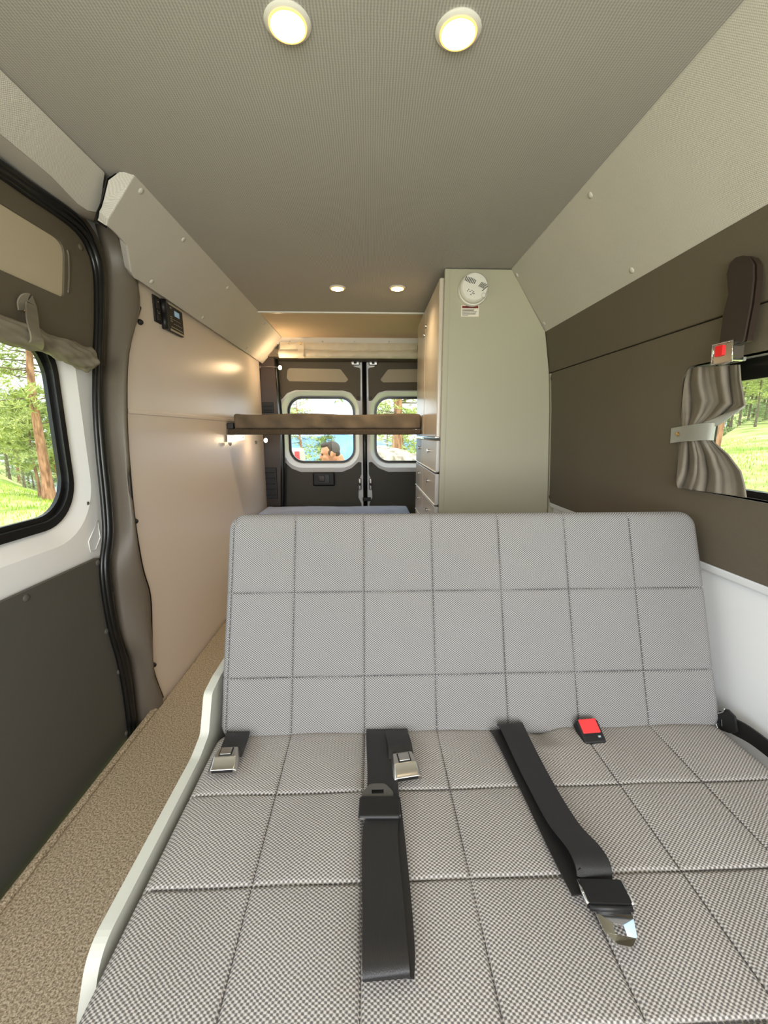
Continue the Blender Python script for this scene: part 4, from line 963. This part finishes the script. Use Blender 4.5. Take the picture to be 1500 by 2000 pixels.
def gpt(a, b, zc):
    d = ray(a, b); return _C+d*zc
def at(u, zc): p = gpt(u, 845, zc); return p.x, p.y
tree('tall', *at(74, 12.4), .78, .4, 'tall orange-barked pine seen through the sliding door window')
tree('young', *at(56, 13.5), .8, 2, 'young leaning pine left of the orange-barked pine')
tree('young', *at(101, 13.8), .75, 4, 'young pine right of the orange-barked pine at the window edge')
gL = 'pines beyond the meadow on the left'
for i, (u, zc, k, sc) in enumerate([(5, 24, 'slim', .9), (22, 26, 'tall', .8), (40, 30, 'fir', .9), (88, 28, 'fir', .9), (-30, 22, 'tall', .9), (-80, 25, 'slim', 1), (60, 34, 'tall', 1), (112, 33, 'slim', .9), (130, 24, 'fir', .8), (160, 30, 'tall', .9), (-130, 20, 'fir', .8), (12, 38, 'fir', 1.1), (30, 20, 'slim', .75), (75, 40, 'fir', 1.1), (100, 22, 'slim', .8), (-55, 34, 'fir', 1.1), (200, 34, 'fir', 1.0), (48, 22, 'fir', .6), (0, 31, 'fir', .8)]):
    tree(k, *at(u, zc), sc*.62, i*1.7, 'distant green pine in the forest edge left of the van', gL)
tree('tall', *at(1398, 9), .8, 1, 'near reddish pine trunk half hidden by the tied curtain')
gR = 'pines beyond the meadow on the right'
for i, (u, zc, k, sc) in enumerate([(1425, 30, 'slim', .9), (1440, 26, 'tall', .8), (1458, 30, 'slim', .8), (1472, 24, 'tall', .7), (1490, 29, 'slim', .9), (1510, 25, 'fir', .8), (1530, 30, 'tall', .9), (1560, 26, 'slim', .9), (1600, 28, 'fir', .9), (1660, 25, 'tall', .9), (1400, 32, 'fir', .9), (1370, 28, 'tall', .8), (1482, 36, 'fir', 1.1), (1450, 37, 'fir', 1.1), (1420, 36, 'fir', 1.0), (1340, 30, 'fir', 1.), (1505, 38, 'fir', 1.1), (1540, 37, 'fir', 1.1), (1465, 33, 'fir', .9), (1495, 33, 'fir', .9)]):
    tree('slim' if k == 'tall' else k, *at(u, zc), sc*.72, i*2.3, 'distant green pine in the forest edge right of the van', gR)
tree('tall', *at(776, 13), .95, 2.2, 'orange pine trunk seen through the right rear window')
tree('fir', *at(634, 19), .52, 1, 'dark green fir behind the man outside')
tree('tall', *at(590, 17), .42, 3, 'light green pine at the left of the left rear window')
tree('young', *at(800, 17), .9, 3, 'young pine beside the cabinet edge in the right rear window')
tree('slim', *at(757, 20), .62, 5, 'small pine left of the orange trunk in the right rear window')
# boulder
bm = bmesh.new(); bmesh.ops.create_icosphere(bm, subdivisions=5, radius=1)
from mathutils import noise
for v in bm.verts:
    n0 = noise.fractal(v.co*1.3, 1, 2, 4); v.co *= 1+.16*n0; v.co.x *= .95; v.co.y *= .8; v.co.z *= .72
me = bpy.data.meshes.new('boulder'); bm.to_mesh(me); bm.free(); me.materials.append(M['rock']); me.polygons.foreach_set('use_smooth', [True]*len(me.polygons))
o = bpy.data.objects.new('boulder', me); COL.objects.link(o); px_ = PY(762, 880, 7.6); o.location = (px_.x, 7.6, -.05); o.scale = (.98, .9, 1.12)
tag(o, 'rounded speckled granite boulder outside the right rear window', 'rock')
# small tent left
tp_ = PY(577, 880, 6.2); tn = thing('tent', (tp_.x-.1, 6.4, -.75), 'pale grey tent with a red corner outside the left rear window', 'tent')
tx0, tx1 = PY(560, 880, 6.2).x-.9, PY(594, 900, 6.2).x; zt_t = PY(580, 879, 6.2).z
O('canopy', [(tx0, 6, -.75), (tx1, 6, -.75), (tx1-.13, 6.3, zt_t), (tx0+.3, 6.3, zt_t), (tx0, 7.4, -.75), (tx1, 7.4, -.75), (tx1-.13, 7.1, zt_t), (tx0+.3, 7.1, zt_t)], [(0, 1, 2, 3), (1, 5, 6, 2), (5, 4, 7, 6), (4, 0, 3, 7), (3, 2, 6, 7), (0, 4, 5, 1)], 'tent', tn, bevel=.05)
O('red_corner', [(tx1-.05, 5.97, -.75), (tx1+.03, 5.97, -.75), (tx1-.08, 6.24, zt_t-.02), (tx1-.15, 6.24, zt_t-.02), (tx1-.05, 6.1, -.75), (tx1+.03, 6.1, -.75), (tx1-.08, 6.3, zt_t-.02), (tx1-.15, 6.3, zt_t-.02)], [(0, 1, 2, 3), (1, 5, 6, 2), (5, 4, 7, 6), (4, 0, 3, 7), (3, 2, 6, 7), (0, 4, 5, 1)], 'redm', tn, bevel=.01)
# mountain
V = []; Fc = []; K = 80
for i in range(K+1):
    x = -420+840*i/K; zt_ = -9+5*math.sin(i*.16+2.2)+2*math.sin(i*.41)+1.*math.sin(i*.9); 
    V += [(x, 560, -120), (x, 640, zt_), (x, 740, -120)]
for i in range(K): a = i*3; Fc += [(a, a+3, a+4, a+1), (a+1, a+4, a+5, a+2), (a, a+2, a+5, a+3)]
mo = O('mountain', V, Fc, 'mount', smooth=True); tag(mo, 'hazy blue forested mountain ridge beyond the rear windows', 'mountain')

# ------------------------------------------------------------------ man outside
hc = PY(644, 886, 4.32)
mn = thing('person', (hc.x+.05, 4.34, gz(0, 4)), 'man with short dark hair in a pale tee looking down outside the left rear window', 'person')
yaw = math.radians(192)           # facing towards -x and slightly to the van
Rz = Matrix.Rotation(yaw, 3, 'Z'); Rh = Rz@Matrix.Rotation(math.radians(9), 3, 'Y')
def H(x, y, z): return hc+Rh@Vector((x, y, z))   # head frame: +x face forward, z up
base = Vector((hc.x+.07, 4.34, -.75))
def Bp(x, y, z): return base+Rz@Vector((x, y, z))
sc_ = 1.0
parts_ = [ellips(H(-.012, 0, .028), (.098, .076, .088), Rh, 24, 18), ellips(H(.028, 0, -.03), (.066, .058, .078), Rh, 20, 14), ellips(H(.05, 0, -.085), (.036, .034, .026), Rh),
          ellips(H(.078, 0, .022), (.020, .046, .012), Rh), ellips(H(.094, 0, -.016), (.013, .010, .026), Rh), ellips(H(.104, 0, -.030), (.013, .013, .011), Rh),
          ellips(H(.086, 0, -.060), (.013, .024, .006), Rh), ellips(H(.084, 0, -.070), (.013, .022, .006), Rh)]
for s in (-1, 1): parts_ += [ellips(H(-.008, s*.078, -.008), (.017, .009, .031), Rh), ellips(H(.055, s*.036, -.03), (.026, .022, .024), Rh)]
neck = Bp(-.02, 0, 1.49); parts_.append(tubeg([H(-.02, 0, -.04), Bp(-.015, 0, 1.53), Bp(-.03, 0, 1.44)], [.056, .058, .075], 14))
parts_ += [ellips(Bp(-.03, 0, 1.30), (.115, .19, .19), Rz), ellips(Bp(-.02, 0, 1.12), (.105, .155, .16), Rz), ellips(Bp(-.01, 0, .95), (.115, .165, .13), Rz), ellips(Bp(-.03, 0, 1.42), (.07, .17, .055), Rz)]
for s in (-1, 1):
    sh_, el, wr_ = Bp(-.02, s*.20, 1.40), Bp(0, s*.25, 1.12), Bp(.17, s*.20, .95)
    parts_ += [tubeg([Bp(-.02, s*.13, 1.40), sh_, sh_.lerp(el, .5), el, el.lerp(wr_, .4), wr_], [.06, .056, .048, .04, .038, .027], 12)]
    hd_ = Bp(.20, s*.19, .92); dirh = Rz@Vector((.75, 0, -.66)); parts_.append(ellips(hd_+dirh*.03, (.045, .038, .022), Rz@Matrix.Rotation(.7, 3, 'Y')))
    for k_ in range(4):
        o_ = Rz@Vector((0, (k_-1.5)*.019, 0)); l_ = (.062, .072, .068, .052)[k_]; b_ = hd_+dirh*.055+o_
        parts_.append(tubeg([b_-dirh*.02, b_+dirh*l_*.5, b_+dirh*l_*.8+Vector((0, 0, -.018))], [.0095, .009, .0075], 8))
    tb2 = hd_+Rz@Vector((0, -s*.03, .0)); parts_.append(tubeg([tb2, tb2+Rz@Vector((.035, -s*.02, -.01)), tb2+Rz@Vector((.06, -s*.02, -.03))], [.011, .010, .008], 8))
    parts_ += [tubeg([Bp(0, s*.09, .93), Bp(.015, s*.11, .68), Bp(.02, s*.115, .50), Bp(-.005, s*.12, .30), Bp(-.02, s*.12, .09)], [.092, .078, .058, .056, .038], 14), ellips(Bp(.05, s*.125, .045), (.13, .046, .04), Rz)]
v, f = join(parts_); body = O('body', v, f, 'skin', mn, smooth=True)
rm = body.modifiers.new('r', 'REMESH'); rm.mode = 'VOXEL'; rm.voxel_size = .0075; rm.use_smooth_shade = True
smd = body.modifiers.new('sm', 'SMOOTH'); smd.iterations = 2
hp_ = [ellips(H(-.030, 0, .044), (.088, .080, .082), Rh, 24, 18), ellips(H(.020, 0, .092), (.062, .060, .030), Rh), ellips(H(-.065, 0, -.01), (.045, .062, .05), Rh)]
for s in (-1, 1): hp_.append(ellips(H(.005, s*.070, .010), (.020, .012, .028), Rh))
v, f = join(hp_); hr = O('hair', v, f, 'hair', mn, smooth=True); rm = hr.modifiers.new('r', 'REMESH'); rm.mode = 'VOXEL'; rm.voxel_size = .006; rm.use_smooth_shade = True
for s in (-1, 1): v, f = ellips(H(.081, s*.030, .003), (.011, .012, .007), Rh); O('eye', v, f, 'eye', body, smooth=True)
ts = [ellips(Bp(-.03, 0, 1.30), (.128, .203, .19), Rz), ellips(Bp(-.02, 0, 1.12), (.120, .170, .17), Rz), ellips(Bp(-.01, 0, .99), (.128, .176, .09), Rz), ellips(Bp(-.03, 0, 1.415), (.082, .182, .058), Rz)]
for s in (-1, 1): sh_, el = Bp(-.02, s*.20, 1.40), Bp(0, s*.25, 1.12); ts.append(tubeg([Bp(-.02, s*.13, 1.40), sh_, sh_.lerp(el, .55)], [.068, .068, .064], 14))
v, f = join(ts); tsh = O('t_shirt', v, f, 'shirt', mn, smooth=True); rm = tsh.modifiers.new('r', 'REMESH'); rm.mode = 'VOXEL'; rm.voxel_size = .01; rm.use_smooth_shade = True
ts = [ellips(Bp(-.01, 0, .92), (.130, .180, .12), Rz)]
for s in (-1, 1): ts.append(tubeg([Bp(0, s*.09, .93), Bp(.015, s*.11, .68), Bp(.02, s*.115, .54)], [.11, .098, .092], 16))
v, f = join(ts); tsh = O('shorts', v, f, 'shorts', mn, smooth=True); rm = tsh.modifiers.new('r', 'REMESH'); rm.mode = 'VOXEL'; rm.voxel_size = .01; rm.use_smooth_shade = True
for s in (-1, 1):
    v, f = join([ellips(Bp(.05, s*.125, .045), (.145, .054, .048), Rz), tubeg([Bp(-.02, s*.12, .03), Bp(-.02, s*.12, .12)], [.055, .05], 14)]); sh_ = O('shoe', v, f, 'shoe', mn, smooth=True); rm = sh_.modifiers.new('r', 'REMESH'); rm.mode = 'VOXEL'; rm.voxel_size = .01; rm.use_smooth_shade = True
